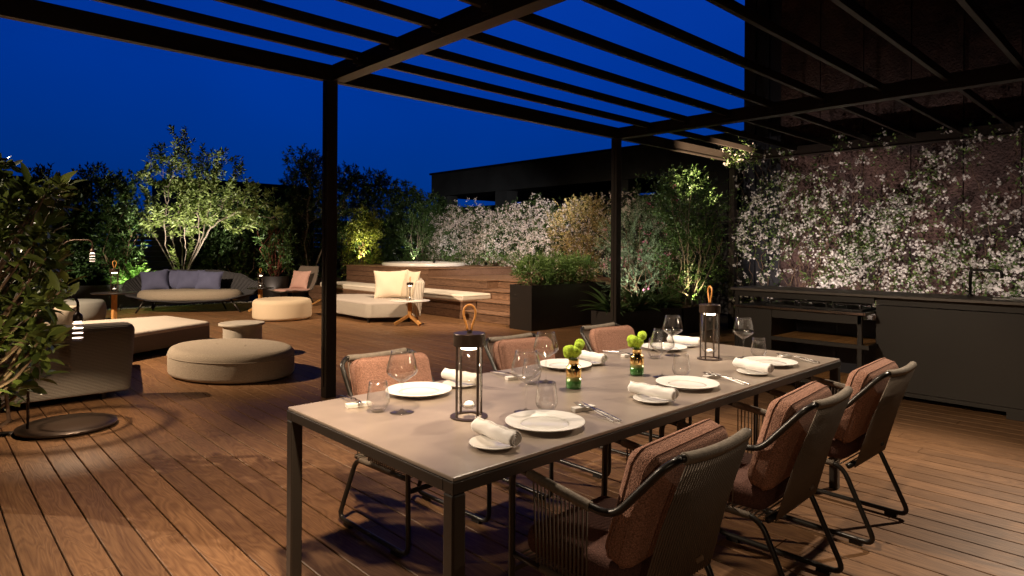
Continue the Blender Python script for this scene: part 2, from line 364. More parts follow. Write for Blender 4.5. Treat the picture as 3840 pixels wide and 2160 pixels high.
L_ = {'pale': leafmat('leaf_pale_green', (.13, .19, .04), (.29, .36, .115), .45, .3),
      'dark': leafmat('leaf_dark_green', (.028, .055, .016), (.075, .125, .038), .38, .2),
      'mid': leafmat('leaf_mid_green', (.045, .095, .022), (.11, .19, .055), .4, .25),
      'yellow': leafmat('leaf_yellow_green', (.13, .17, .02), (.30, .33, .07), .42, .3),
      'near': leafmat('leaf_big_glossy', (.035, .055, .012), (.15, .19, .04), .36, .25),
      'silver': leafmat('leaf_silver_green', (.13, .20, .11), (.25, .34, .20), .5, .2),
      'fern': leafmat('leaf_fern', (.10, .24, .03), (.22, .40, .08), .5, .35),
      'strap': leafmat('leaf_strap', (.055, .115, .035), (.13, .22, .08), .35, .2),
      'bronze': leafmat('leaf_bronze_tips', (.14, .14, .04), (.36, .26, .11), .45, .25),
      'low': leafmat('leaf_low_green', (.06, .13, .03), (.16, .27, .07), .45, .25),
      'vine': leafmat('leaf_vine', (.05, .11, .025), (.18, .25, .07), .38, .25)}

# ================================================================== SETTING
g = MB(); g.add([(-400, -400, -.3), (400, -400, -.3), (400, 400, -.3), (-400, 400, -.3)], [(0, 1, 2, 3)])
struct(obj('ground', g, M['roof']))
g = MB(); g.add([(-4, -3.5, -.026), (12.4, -3.5, -.026), (12.4, 16.0, -.026), (-4, 16.0, -.026)], [(0, 1, 2, 3)])
struct(obj('deck_base', g, M['deckgap']))
def board_y(mb, x0, x1, y0, y1, z, th=.02, c=.0025):
    mb.add([(x0+c,y0+c,z),(x1-c,y0+c,z),(x1-c,y1-c,z),(x0+c,y1-c,z),(x0,y0,z-c),(x1,y0,z-c),(x1,y1,z-c),(x0,y1,z-c),(x0,y0,z-th),(x1,y0,z-th),(x1,y1,z-th),(x0,y1,z-th)],
           [(0,1,2,3),(4,5,1,0),(5,6,2,1),(6,7,3,2),(7,4,0,3),(8,9,5,4),(9,10,6,5),(10,11,7,6),(11,8,4,7)])
dk = MB(); x = -3.06; rr = random.Random(5)
while x < 10.28:
    y = -3.0-rr.uniform(0, 2.5)
    while y < 15.6:
        y2 = min(y+rr.uniform(2.0, 3.6), 15.6)
        if y2 > -3: board_y(dk, x+.0035, x+.1445, max(y, -3)+.0008, y2-.0008, 0)
        y = y2
    x += .148
struct(obj('deck', dk, M['deck']))
# gravel strip in front of the back hedge
V_, F_ = [], []
oc = np.array([(1,0,0),(-1,0,0),(0,1,0),(0,-1,0),(0,0,1),(0,0,-1)], float); of = np.array([(0,2,4),(2,1,4),(1,3,4),(3,0,4),(2,0,5),(1,2,5),(3,1,5),(0,3,5)])
N = 2600; px = RNG.uniform(1.5, 8.6, N); py = 15.62+RNG.beta(1.2, 2.2, N)*.55
for i in range(N):
    s = RNG.uniform(.010, .024); a = RNG.uniform(0, 6.3); sc = s*np.array([RNG.uniform(.8, 1.4), RNG.uniform(.7, 1.1), RNG.uniform(.5, .8)])
    q = oc*sc; q = np.c_[q[:,0]*np.cos(a)-q[:,1]*np.sin(a), q[:,0]*np.sin(a)+q[:,1]*np.cos(a), q[:,2]]
    V_.append(q+np.array([px[i], py[i], sc[2]*.6-.026])); F_.append(of+6*i)
gv = put('gravel', mesh_np('gravel', np.vstack(V_), np.vstack(F_)), M['pebble'], smooth=False); gv['kind'] = 'stuff'

# ---- spa platform with bench and steps
PL = thing('spa_platform', 'stepped timber platform around the round hot tub, with built-in bench and stairs', 'platform', (8.75, 12.1, 0))
XF, YL = 8.75, 9.45
def boards_top(x0, x1, y0, y1, z, wdt=.14):
    b = MB(); x = x0
    while x < x1-.02:
        y = y0
        while y < y1-.01:
            y2 = min(y+rr.uniform(2, 3.6), y1)
            if y1-y2 < .5: y2 = y1
            board_y(b, x+.002, min(x+wdt, x1)-.002, y+.001, y2-.001, z, .022); y = y2
        x += wdt
    return b
def boards_face_x(xp, y0, y1, z0, z1, n):          # cladding facing -x
    b = MB(); h = (z1-z0)/n
    for i in range(n):
        y = y0
        while y < y1-.01:
            y2 = min(y+rr.uniform(1.8, 3.4), y1)
            if y1-y2 < .5: y2 = y1
            b.box(xp, xp+.02, y+.002, y2-.002, z0+i*h+.005, z0+(i+1)*h-.005); y = y2
    return b
obj('upper_deck', boards_top(XF-.018, 12.1, 12.08, 15.9, .87), M['deck_x'], PL, world=True)
obj('upper_front', boards_face_x(XF, 12.1, 15.9, .34, .846, 4), M['cladding'], PL, world=True)
b = MB(); b.box(XF+.022, 12.1, 12.1, 12.12, .682, .846); obj('upper_side', b, M['cladding'], PL, world=True)
YD = 10.0
lt = boards_top(XF-.02, 9.04, YD-.012, 12.078, .68); q = boards_top(9.045, 12.1, 7.6, 12.078, .68); lt.add(q.v, q.f)
obj('landing', lt, M['deck_x'], PL, world=True)
obj('landing_front', boards_face_x(XF, YD, 12.098, .345, .656, 2), M['cladding'], PL, world=True)
b = MB(); b.box(XF+.022, 9.07, YD, YD+.02, .515, .656); obj('landing_end', b, M['deck_x'], PL, world=True)  # lighter wood than the front: light on this end put into the colour
obj('bench_top', boards_top(7.65-.015, XF-.003, YL-.012, 15.9, .34), M['deck_x'], PL, world=True)
obj('bench_front', boards_face_x(7.65, YL, 15.9, .004, .316, 2), M['cladding'], PL, world=True)
b = MB(); b.box(7.672, 8.0, YL, YL+.02, .172, .316); obj('bench_end', b, M['deck_x'], PL, world=True)
b = MB(); b.box(XF+.03, 12.05, 12.14, 15.85, -.02, .845); b.box(XF+.03, 12.05, YD+.03, 12.09, -.02, .655); b.box(9.09, 12.05, 7.65, YD+.02, -.02, .655); b.box(7.68, XF-.01, YL+.03, 15.85, -.02, .315)
obj('carcass', b, M['deckgap'], PL, world=True)
for k, (x0, x1, y1) in enumerate(((7.63, 8.02, YL-.014), (7.98, 8.44, YL-.014), (8.40, 9.07, 9.74))):
    z = .17*(k+1); s_ = boards_top(x0-.012, x1, 7.66, y1, z, .175); q = boards_face_x(x0+.012, 7.66, y1, z-.17+.002, z-.034, 1)
    s_.add(q.v, q.f)
    if k == 2: s_.box(8.42, 8.745, 9.725, 9.74, .342, .476); q = boards_top(8.75, 9.07, 9.741, YD-.002, .51, .17); s_.add(q.v, q.f)
    obj('step', s_, M['deck_x'], PL, world=True)
b = boards_face_x(9.05+.008, 7.66, YD-.002, .512, .646, 1); obj('step_riser', b, M['deck_x'], PL, world=True)
tb = thing('hot_tub', 'round white hot tub full of teal water, sunk in the platform', 'hot tub', (10.25, 14.35, .87))
b = MB(); b.lathe([(1.135, 0), (1.14, .05), (1.12, .078), (1.08, .088), (1.02, .088), (.985, .075), (.97, .04)], 96, cap=False); obj('rim', b, M['tub'], tb, smooth=True)
b = MB(); b.lathe([(.972, .052), (.5, .0525), (.0001, .053)], 64); obj('water', b, M['water'], tb, smooth=True)
b = MB(); b.tube([(1.0, -.25, .088), (1.04, -.27, .12), (1.1, -.29, .088)], .012, 8); obj('grip', b, M['steel'], tb, smooth=True)

# ---- pergola
ZP = 2.86
PG = thing('pergola', 'dark bronze metal pergola with open slats over the dining table', 'pergola', (2.76, 5.33, 0))
for px_ in (2.76, 6.99):
    b = MB(); b.box(px_-.05, px_+.05, 5.28, 5.38, 0, ZP-.002); p = obj('post', b, M['pergola'], PG, world=True, bevel=.004)
    b = MB(); b.box(px_-.056, px_-.05, 5.324, 5.332, .1, ZP-.12); obj('cable_channel', b, M['black'], p, world=True)
b = MB(); b.box(-3, 10.3, 5.28, 5.38, ZP, ZP+.14); obj('outer_beam', b, M['pergola'], PG, world=True, bevel=.004)
b = MB(); b.box(-3, 10.3, 5.265, 5.279, ZP-.012, ZP+.004); obj('beam_lip', b, M['pergola'], PG, world=True)
for px_ in (2.80, 7.02, 10.24):
    b = MB(); b.box(px_-.05, px_+.05, -1.2, 5.278, ZP+.002, ZP+.142); cb = obj('cross_beam', b, M['pergola'], PG, world=True, bevel=.004)
    b = MB(); b.box(px_-.062, px_+.062, -1.2, 5.262, ZP-.008, ZP); obj('beam_lip', b, M['pergola'], cb, world=True)
for k in range(1, 12):
    yk = 5.33-.545*k
    if yk < -.8: continue
    b = MB()
    for a_, c_ in ((-3, 2.748), (2.852, 6.968), (7.072, 10.188)): b.box(a_, c_, yk-.02, yk+.02, ZP+.065, ZP+.14)
    r_ = obj('slat', b, M['pergola'], PG, world=True, bevel=.003)
    for px_ in (2.80, 7.02):
        b = MB(); b.box(px_-.062, px_-.051, yk-.06, yk+.06, ZP+.03, ZP+.13); b.box(px_-.13, px_-.0615, yk-.026, yk-.021, ZP+.03, ZP+.13)
        br = obj('bracket', b, M['pergola'], r_, world=True)
        bo = MB(); bo.lathe([(.009, 0), (.009, .006), (.0001, .008)], 10)
        bo.v = [(px_-.095+p[0], yk-.026-p[2], ZP+.085+p[1]) for p in bo.v]
        obj('bolt', bo, M['steel'], r_, world=True)
b = MB(); b.box(10.2, 10.3, 5.28, 5.38, 0, ZP-.002); obj('post', b, M['pergola'], PG, world=True, bevel=.004)

# ---- hotel wall on the right: stone cladding panels with dark joints, dark metal corner
WL = thing('building', 'tall dark building clad in rough purple-brown stone panels behind the jasmine', 'building', (10.42, 4.6, 0))
b = MB(); b.box(10.46, 12.5, -9, 4.58, -.2, 13); obj('wall', b, M['navy'], WL, world=True)
st = bpy.data.materials.new('rough_stone'); st.use_nodes = True; n = st.node_tree; pb = n.nodes['Principled BSDF']; L = n.links.new
t = n.nodes.new('ShaderNodeTexCoord'); a = n.nodes.new('ShaderNodeTexNoise'); a.inputs['Scale'].default_value = 1.6; a.inputs['Detail'].default_value = 8; a.inputs['Distortion'].default_value = 1.2
c = n.nodes.new('ShaderNodeTexNoise'); c.inputs['Scale'].default_value = 34; c.inputs['Detail'].default_value = 6
r = n.nodes.new('ShaderNodeValToRGB'); r.color_ramp.elements[0].color = (.028, .015, .014, 1); r.color_ramp.elements[1].color = (.10, .052, .043, 1); r.color_ramp.elements[0].position = .35; r.color_ramp.elements[1].position = .68
u = n.nodes.new('ShaderNodeBump'); u.inputs['Strength'].default_value = 1; u.inputs['Distance'].default_value = .03
ad = n.nodes.new('ShaderNodeMath'); ad.operation = 'ADD'
L(t.outputs['Object'], a.inputs[0]); L(t.outputs['Object'], c.inputs[0]); L(a.outputs[0], ad.inputs[0]); L(c.outputs[0], ad.inputs[1]); L(a.outputs[0], r.inputs[0]); L(r.outputs[0], pb.inputs['Base Color'])
L(ad.outputs[0], u.inputs['Height']); L(u.outputs[0], pb.inputs['Normal']); pb.inputs['Roughness'].default_value = .85
b = MB(); y = 4.58
while y > -8:
    z = -.2
    for hh in (1.75, 1.5, 1.5, 1.5, 1.5, 1.5, 1.5, 1.5):
        b.box(10.40+rr.uniform(0, .006), 10.458, y-.627+.007, y-.007, z+.004, z+hh-.004); z += hh
    y -= .627
obj('stone_cladding', b, st, WL, world=True)
b = MB(); b.box(10.62, 12.5, 4.6, 5.32, -.2, 13)
for i in range(3): b.box(10.575, 10.619, 4.62+.24*i, 4.62+.24*i+.2, -.2, 13)
obj('corner_cladding', b, M['navy'], WL, world=True)
# ---- dark concrete roof frame behind the hedge
BK = thing('roof_structure', 'dark concrete frame with a deep flat fascia behind the flowering hedge', 'building', (16, 14, -.3))
b = MB(); b.box(16, 20.5, 6.5, 21.9, 3.5, 4.42); obj('fascia', b, M['concrete_dark'], BK, world=True)
b = MB(); b.box(15.94, 20.56, 6.4, 21.98, 4.42, 4.5); obj('coping', b, M['navy'], BK, world=True)
for yc in (21.2, 17.6, 12.1, 8.8):
    b = MB(); b.box(16.05, 16.6, yc-.32, yc+.32, -.3, 3.498); obj('column', b, M['concrete_dark'], BK, world=True)
b = MB(); b.box(20.2, 20.5, 6.6, 13.6, -.3, 3.495); b.box(20.2, 20.5, 13.6, 14.6, -.3, 3.2); b.box(20.2, 20.5, 14.6, 20.8, -.3, 3.495); obj('rear_wall', b, M['navy'], BK, world=True)
b = MB(); b.box(16.7, 16.9, 6.6, 21.8, -.3, 3.05); obj('parapet', b, M['navy'], BK, world=True)
# ---- dark building far left
BL = thing('pavilion', 'low black flat-roofed building silhouetted beyond the far left hedge', 'building', (-2, 27, -.3))
b = MB(); b.box(-9, 4.4, 25, 31, 2.95, 3.52); obj('roof', b, M['navy'], BL, world=True, bevel=.02)
b = MB(); b.box(-9, 4.3, 25.4, 25.6, -.3, 2.35); obj('wall', b, M['navy'], BL, world=True)
for xc in (-5.5, -1.2, 3.6):
    b = MB(); b.box(xc-.2, xc+.2, 25.62, 26, -.3, 2.948); obj('column', b, M['navy'], BL, world=True)
B2 = thing('parapet_block', 'dark rooftop block just visible over the shrubs left of centre', 'building', (8.4, 27, -.3))
b = MB(); b.box(7.4, 13, 26.6, 30, -.3, 3.9); obj('wall', b, M['navy'], B2, world=True)
b = MB(); b.box(7.3, 13.1, 26.5, 30.1, 3.9, 4.0); obj('coping', b, M['navy'], B2, world=True)

# ---- outdoor kitchen
KT = thing('kitchen_counter', 'long dark outdoor kitchen counter standing before the jasmine wall', 'counter', (6.45, 1.6, 0))
b = MB(); b.box(6.36, 6.98, -2.2, 3.33, .93, .955); obj('worktop', b, M['ktop'], KT, world=True, bevel=.003)
b = MB(); b.box(6.40, 6.44, 1.95, 3.30, .868, .928); b.box(6.90, 6.94, 1.95, 3.30, .868, .928); obj('top_rail', b, M['kitchen'], KT, world=True)
for xx in (6.40, 6.90):
    b = MB(); b.box(xx, xx+.04, 3.26, 3.30, 0, .867); obj('leg', b, M['kitchen'], KT, world=True, bevel=.003)
b = MB(); b.box(6.43, 6.96, -2.15, 1.94, .10, .855); obj('front_panel', b, M['kitchen'], KT, world=True)
b = MB(); b.box(6.44, 6.95, -2.15, 1.94, .862, .928); b.box(6.44, 6.95, -2.15, 1.94, .06, .094); obj('shadow_rail', b, M['kitchen'], KT, world=True)
b = MB(); b.box(6.46, 6.93, -2.1, .985, 0, .058); b.box(6.72, 6.90, .99, 1.9, 0, .058); obj('plinth', b, M['black'], KT, world=True)
b = MB(); b.box(6.44, 6.8, .3, .985, .003, .0595); obj('plinth_block', b, M['kitchen'], KT, world=True)
b = MB(); b.box(6.62, 6.92, .55, 1.0, .956, .962); b.bar((6.56, 1.1, .962), (6.56, .55, .962), .012, .012); obj('sink_edge', b, M['steel'], KT, world=True)
fc = thing('faucet', 'square black mixer tap on the worktop', 'tap', (6.86, 1.31, .955))
b = MB(); b.tube(fil([(0, 0, 0), (0, 0, .235), (0, -.225, .235), (0, -.225, .17)], .035), .0125, 12); obj('spout', b, M['black'], fc, smooth=True)
b = MB(); b.lathe([(.024, 0), (.024, .012), (.016, .02)], 20); b.tube([(-.02, 0, .04), (-.06, .01, .05)], .006, 8); obj('base', b, M['black'], fc, smooth=True)
TR = thing('grill_trolley', 'dark grill trolley with steel lip and teak slat shelves under the worktop', 'trolley', (6.45, 2.6, 0))
b = MB(); b.box(6.18, 6.82, 1.97, 3.18, .775, .795); obj('top_plate', b, M['black'], TR, world=True)
b = MB(); b.box(6.165, 6.179, 1.965, 3.185, .775, .80); b.box(6.18, 6.82, 1.95, 1.969, .775, .80); obj('steel_lip', b, M['steel'], TR, world=True, bevel=.002)
b = MB(); b.box(6.20, 6.80, 2.81, 3.15, .06, .772); obj('cabinet', b, M['kitchen'], TR, world=True)
b = MB(); b.box(6.20, 6.22, 1.99, 2.805, .69, .772); obj('drawer_front', b, M['kitchen'], TR, world=True)
b = MB(); b.box(6.78, 6.80, 1.99, 2.4, .06, .68); b.box(6.78, 6.80, 2.405, 2.805, .06, .68); obj('back_panel', b, M['navy'], TR, world=True)
for xx, yy in ((6.20, 1.985), (6.76, 1.985), (6.2, 3.155)):
    b = MB(); b.box(xx, xx+.04, yy, yy+.025 if yy > 3 else yy+.04, 0, .772); obj('leg', b, M['kitchen'], TR, world=True, bevel=.003)
for z in (.47, .10):
    b = MB(); b.box(6.19, 6.205, 1.94, 2.805, z, z+.038); b.box(6.19, 6.77, 1.925, 1.94, z, z+.038); sh = obj('shelf', b, M['kitchen'], TR, world=True)
    b = MB(); y = 1.945
    while y < 2.78: b.box(6.207, 6.775, y, y+.082, z+.016, z+.034); y += .088
    obj('slats', b, M['teak_x'], sh, world=True)
gr = thing('grill_hob', 'low black gas hob with pan supports on the trolley top', 'hob', (6.5, 2.45, .795))
b = MB(); b.box(6.32, 6.72, 2.02, 2.92, .795, .812); obj('hob_tray', b, M['black'], gr, world=True)
for i, yc in enumerate((2.17, 2.47, 2.77)):
    b = MB()
    for dx in (-.16, -.05, .05, .16): b.box(6.52+dx-.006, 6.52+dx+.006, yc-.13, yc+.13, .848, .86)
    for dy in (-.12, 0, .12): b.box(6.36, 6.68, yc+dy-.006, yc+dy+.006, .836, .847)
    for dx in (-.15, .15):
        for dy in (-.12, .12): b.box(6.52+dx-.007, 6.52+dx+.007, yc+dy-.007, yc+dy+.007, .812, .836)
    b.lathe([(.05, .812), (.05, .826), (.03, .832), (.0001, .833)], 20, (6.52, yc, 0)); obj('pan_support', b, M['black'], gr, world=True)

# ================================================================== DINING TABLE AND CHAIRS
TX0, TX1, TY0, TY1, TZ = 1.06, 3.86, 1.345, 2.385, .74
T = thing('dining_table', 'long dark metal dining table with a taupe stone top, laid for six', 'table', ((TX0+TX1)/2, (TY0+TY1)/2, 0))
b = MB(); b.box(TX0+.004, TX1-.004, TY0+.004, TY1-.004, TZ-.012, TZ); obj('tabletop', b, M['table'], T, world=True, bevel=.003)
b = MB(); t_ = .045
b.box(TX0, TX1, TY0, TY0+t_, TZ-.046, TZ-.0125); b.box(TX0, TX1, TY1-t_, TY1, TZ-.046, TZ-.0125)
b.box(TX0, TX0+t_, TY0+t_+.001, TY1-t_-.001, TZ-.046, TZ-.0125); b.box(TX1-t_, TX1, TY0+t_+.001, TY1-t_-.001, TZ-.046, TZ-.0125)
obj('frame', b, M['tablemetal'], T, world=True, bevel=.002)
for xx in (TX0, TX1-.046):
    for yy in (TY0, TY1-.046):
        b = MB(); b.box(xx, xx+.046, yy, yy+.046, 0, TZ-.047); obj('leg', b, M['tablemetal'], T, world=True, bevel=.006)

def pillow(w, h, t, n=16, pinch=.07, e=2.2, seed=0, wr=.006):       # stuffed cushion in the xz plane, thickness along y
    m = MB(); q = random.Random(seed); ph = [q.uniform(0, 6.3) for _ in range(4)]
    for sgn in (1, -1):
        vs = []
        for i in range(n+1):
            for j in range(n+1):
                u, v = math.sin(math.pi*(i/n-.5)), math.sin(math.pi*(j/n-.5))
                th = max(0, (1-abs(u)**e)*(1-abs(v)**e))**.5
                x = w/2*u*(1-pinch*(1-v*v)*abs(u)); z = h/2*v*(1-pinch*(1-u*u)*abs(v))
                y = sgn*t/2*th*(1+.06*math.sin(5*u+ph[0])*math.sin(4*v+ph[1])) + wr*math.sin(7*u+3*v+ph[2])*th
                vs.append((x, y, z))
        fs = []
        for i in range(n):
            for j in range(n):
                a = i*(n+1)+j; f = (a, a+n+1, a+n+2, a+1); fs.append(f if sgn < 0 else f[::-1])
        m.add(vs, fs)
    return m
def rect(x0, x1, y0, y1, r, k=4):
    o = []
    for cx, cy, a0 in ((x1-r, y0+r, -90), (x1-r, y1-r, 0), (x0+r, y1-r, 90), (x0+r, y0+r, 180)):
        for j in range(k+1): a = rad(a0+90*j/k); o.append((cx+r*math.cos(a), cy+r*math.sin(a)))
    return o
def poly_round(P, r, k=5): return [(p.x, p.y) for p in fil([(a, b_, 0) for a, b_ in P], r, k, True)]

def make_chair():
    c = thing('dining_chair', '', 'chair')
    for s in (-1, 1):
        path = fil([(s*.235, .10, .345), (s*.235, -.135, .345), (s*.24, -.285, .022), (s*.24, .29, .022), (s*.245, .285, .645), (s*.252, -.02, .612), (s*.252, -.135, .605), (s*.232, -.285, .775), (s*.19, -.312, .798)], .055, 6)
        f = MB(); f.tube(path, .0115, 10); f.tube(fil([(s*.235, .10, .345), (s*.238, .282, .352)], .01), .011, 8)
        fo = obj('side_frame', f, M['frame'], c, smooth=True)
        for yy in (-.2, .2):
            p = MB(); p.box(s*.24-.011, s*.24+.011, yy-.028, yy+.028, 0, .014); obj('glide', p, M['black'], fo)
        r_ = MB(); rope(r_, [(s*.2475, .205, .638), (s*.2505, .03, .6185), (s*.252, -.055, .609)], .0165); obj('arm_wrap', r_, M['rope'], c, smooth=True)
        d = MB()
        for i in range(14):
            y = .185-.017*i; d.tube([(s*.2478, y, .63-.1*(.2-y)), (s*.236, y*.92+.008, .35)], .0028, 5)
        obj('side_cords', d, M['cord'], c, smooth=True)
        r_ = MB(); rope(r_, [(s*.235, .16, .348), (s*.235, -.10, .345)], .0145); obj('seat_wrap', r_, M['cord'], c, smooth=True)
    def rail(x): return (x, -.312-.012*(1-(x/.19)**2), .798+.008*(x/.19)**2-.008)
    f = MB(); f.tube([rail(-.19+.38*i/14) for i in range(15)], .0115, 10); obj('back_rail', f, M['frame'], c, smooth=True)
    r_ = MB(); rope(r_, [rail(-.178+.356*i/20) for i in range(21)], .0175); obj('back_wrap', r_, M['rope'], c, smooth=True)
    f = MB(); f.tube([(-.225, -.16, .345), (0, -.172, .345), (.225, -.16, .345)], .0115, 8); obj('seat_rail', f, M['frame'], c, smooth=True)
    f = MB(); f.bar((-.24, .287, .30), (.24, .287, .30), .016, .016); obj('crossbar', f, M['frame'], c)
    d = MB()
    for i in range(27):
        u = -1+2*i/26; x = .172*u; a = Vector(rail(x)); bb = Vector((.20*u, -.168, .345))
        d.tube([a+Vector((0, -.014, .004)), a.lerp(bb, .5)+Vector((0, -.004, 0)), bb+Vector((0, -.011, -.006))], .0030, 6)
    obj('back_cords', d, M['cord'], c, smooth=True)
    d = MB()
    for i in range(20):
        y = -.15+.022*i; d.tube([(-.236, y, .352), (.236, y, .352)], .0032, 5)
    obj('seat_cords', d, M['cord'], c, smooth=True)
    tg = MB(); tg.obox((.10, -.2005, .395), (.042, .003, .016), Matrix.Rotation(rad(-17), 3, 'X')); obj('metal_tag', tg, M['steel'], c)
    q = MB(); q.rprism(rect(-.215, .215, -.14, .27, .05), .357, .445, .035, .03, .012); obj('seat_cushion', q, M['boucle2'], c, smooth=True)
    MR = Matrix.Translation((0, -.157, .626)) @ Matrix.Rotation(rad(16.5), 4, 'X') @ Matrix.Rotation(rad(90), 4, 'X')
    q = MB(); q.rprism(rect(-.226, .226, -.185, .185, .045, 6), -.052, .054, .045, .04, .018, 6)
    for i, (x, y, z) in enumerate(q.v): q.v[i] = (x*(1-.25*max(0, y)*abs(x)), y*(1-.6*abs(x)*abs(x))+.010*math.sin(x*9+1), z+.006*math.sin(x*11)*math.cos(y*13))
    q.xf(MR); bc = obj('back_cushion', q, M['boucle'], c, smooth=True)
    q = MB()
    for zz in (.022, -.022): q.tube([MR @ Vector((x*(1-.25*max(0, y)*abs(x))*1.003, (y*(1-.6*abs(x)*abs(x))+.010*math.sin(x*9+1))*1.003, zz+.006*math.sin(x*11)*math.cos(y*13))) for x, y in rect(-.226, .226, -.185, .185, .045, 6)], .0022, 5, True)
    obj('piping', q, M['boucle'], bc, smooth=True)
    return c
ch0 = make_chair(); GC = 'rope dining chairs around the table'
seats = [((1.69, 1.235), 0, 'rope-backed dining chair nearest the camera, its back turned to us'),
         ((2.56, 1.235), 0, 'rope-backed dining chair in the middle of the near side, back turned to us'),
         ((3.43, 1.235), 0, 'rope-backed dining chair of the near side closest to the kitchen counter'),
         ((1.80, 2.60), math.pi, 'dining chair facing us across the table, beside the tall pergola post'),
         ((2.74, 2.60), math.pi, 'middle dining chair facing us across the table, behind the near lantern'),
         ((3.63, 2.60), math.pi, 'dining chair facing us across the table, in front of the low planters')]
for i, ((x, y), rz, lb) in enumerate(seats):
    if i == 0: ch0.location = (x, y, 0); ch0['label'] = lb; ch0['group'] = GC
    else: dup(ch0, (x, y, 0), rz+rad((0, 1.5, -1, 2, -1.5, 1)[i]), lb, GC)

# ================================================================== TABLEWARE
WHO = ['by the chair nearest the camera', 'at the middle near-side seat', 'at the near-side seat by the counter',
       'at the far-side seat beside the pergola post', 'at the middle far-side seat', 'at the far-side seat by the planters']
def series(make, spots, head, tail, cat, grp, rzs=None):
    p = make(); r = []
    for i, q in enumerate(spots):
        lb = f'{head} {tail}{WHO[i]}'; rz = rzs[i] if rzs else 0
        if i == 0: p.location = (*q, TZ); p.rotation_euler.z = rz; p['label'] = lb; p['group'] = grp; p['category'] = cat
        else: r.append(dup(p, (*q, TZ), rz, lb, grp))
def mk_plate():
    p = thing('dinner_plate', '', 'plate')
    b = MB(); b.lathe([(.0001, .006), (.078, .006), (.084, .009), (.0845, .0065), (.08, .0), (.06, .0), (.055, .003), (.0001, .003)], 56); obj('well', b, M['china'], p, smooth=True)
    b = MB(); b.lathe([(.0845, .0095), (.088, .0125), (.135, .0215), (.139, .0215), (.1395, .0195), (.136, .0185), (.09, .0085), (.085, .0066)], 72, cap=False); obj('rim', b, M['rim'], p, smooth=True)
    return p
PP = [(1.61, 1.53), (2.55, 1.54), (3.37, 1.535), (1.57, 2.23), (2.48, 2.215), (3.38, 2.205)]
series(mk_plate, PP, 'white wide-rimmed dinner plate', '', 'plate', 'dinner plates on the table')
def mk_bread():
    p = thing('bread_plate', '', 'plate')
    b = MB(); b.lathe([(.0001, .005), (.045, .005), (.078, .014), (.081, .0138), (.0815, .012), (.05, .0), (.0001, .0)], 48); obj('dish', b, M['china'], p, smooth=True); return p
BP = [(1.335, 1.485), (2.20, 1.485), (3.06, 1.475), (1.80, 2.235), (2.66, 2.195), (3.59, 2.19)]
series(mk_bread, BP, 'small white bread plate under a napkin', '', 'plate', 'bread plates on the table')
def mk_napkin():
    p = thing('napkin', '', 'napkin'); N_ = 22
    pts = []; turns = 3.2                     # spiral section: a rolled cloth with real layers
    for i in range(70):
        u = i/69; a = u*turns*2*math.pi; r = .004+.0195*u; pts.append((r*math.cos(a), r*math.sin(a)+.025))
    pts.append((pts[-1][0]+.006, pts[-1][1]-.012))
    b = MB(); K = len(pts); th = .0015; vs = []; fs = []
    for j in range(N_+1):
        y = -.105+.21*j/N_; sag = .004*math.sin(j*.5)
        for x, z in pts: vs.append((x+sag*.4, y+.004*math.sin(x*160), z+.0+.0015*math.sin(j*.9+x*60)))
    for j in range(N_):
        for i in range(K-1): a = j*K+i; fs.append((a, a+1, a+K+1, a+K))
    b.add(vs, fs); o = obj('rolled_cloth', b, M['linen'], p, smooth=True)
    so = o.modifiers.new('thickness', 'SOLIDIFY'); so.thickness = .0022; return p
NP = [(x+.012, y+.012) for x, y in BP]
p0 = len(bpy.data.objects)
series(mk_napkin, NP, 'rolled white linen napkin', '', 'napkin', 'rolled napkins', [rad(a) for a in (-6, 3, -12, 8, -5, 10)])
for o in bpy.data.objects:
    if o.name.split('.')[0] == 'napkin': o.location.z = TZ+.0125
def mk_wine():
    p = thing('wine_glass', '', 'glass')
    b = MB(); b.lathe([(.046, .0), (.046, .0012), (.03, .003), (.010, .006), (.0045, .012)], 40); obj('foot', b, M['glass'], p, smooth=True)
    b = MB(); b.lathe([(.0044, .0125), (.0036, .02), (.0034, .09), (.0042, .104), (.007, .110)], 16); obj('stem', b, M['glass'], p, smooth=True)
    b = MB(); b.lathe([(.007, .1105), (.014, .116), (.034, .130), (.052, .143), (.0585, .153), (.058, .164), (.052, .19), (.0445, .216), (.041, .232), (.0400, .2324), (.0436, .216), (.0511, .19), (.0571, .164), (.0576, .1535), (.051, .1436), (.033, .131), (.012, .1185), (.0001, .116)], 48)
    obj('bowl', b, M['glass'], p, smooth=True); return p
series(mk_wine, [(1.695, 1.71), (2.645, 1.735), (3.44, 1.72), (1.345, 2.02), (2.14, 2.03), (3.225, 2.045)], 'large empty stemmed wine glass', '', 'glass', 'wine glasses on the table')
def mk_tumbler():
    p = thing('tumbler', '', 'glass')
    b = MB(); b.lathe([(.024, 0), (.026, .003), (.036, .018), (.0435, .034), (.0425, .05), (.037, .088), (.0335, .114), (.0325, .1143), (.036, .088), (.0413, .05), (.042, .035), (.034, .02), (.022, .010), (.0001, .008)], 40)
    obj('glass_body', b, M['glass'], p, smooth=True); return p
series(mk_tumbler, [(1.755, 1.66), (2.71, 1.67), (3.535, 1.675), (1.285, 2.09), (2.06, 2.045), (3.07, 2.06)], 'short stemless water glass', '', 'glass', 'water glasses on the table')
CU = [(1.865, 1.545), (2.795, 1.525), (3.62, 1.53), (1.275, 2.235), (2.085, 2.205), (3.005, 2.225)]
def mk_rest():
    b = MB(); b.box(-.048, .048, -.016, .016, 0, .016); o = obj('cutlery_rest', b, M['marble'], None, bevel=.002); return o
RZ = [rad(a) for a in (-14, -12, -12, 166, 168, 170)]
def loc_off(i, dx, dy): c, s = math.cos(RZ[i]), math.sin(RZ[i]); return (CU[i][0]+c*dx-s*dy, CU[i][1]+s*dx+c*dy)
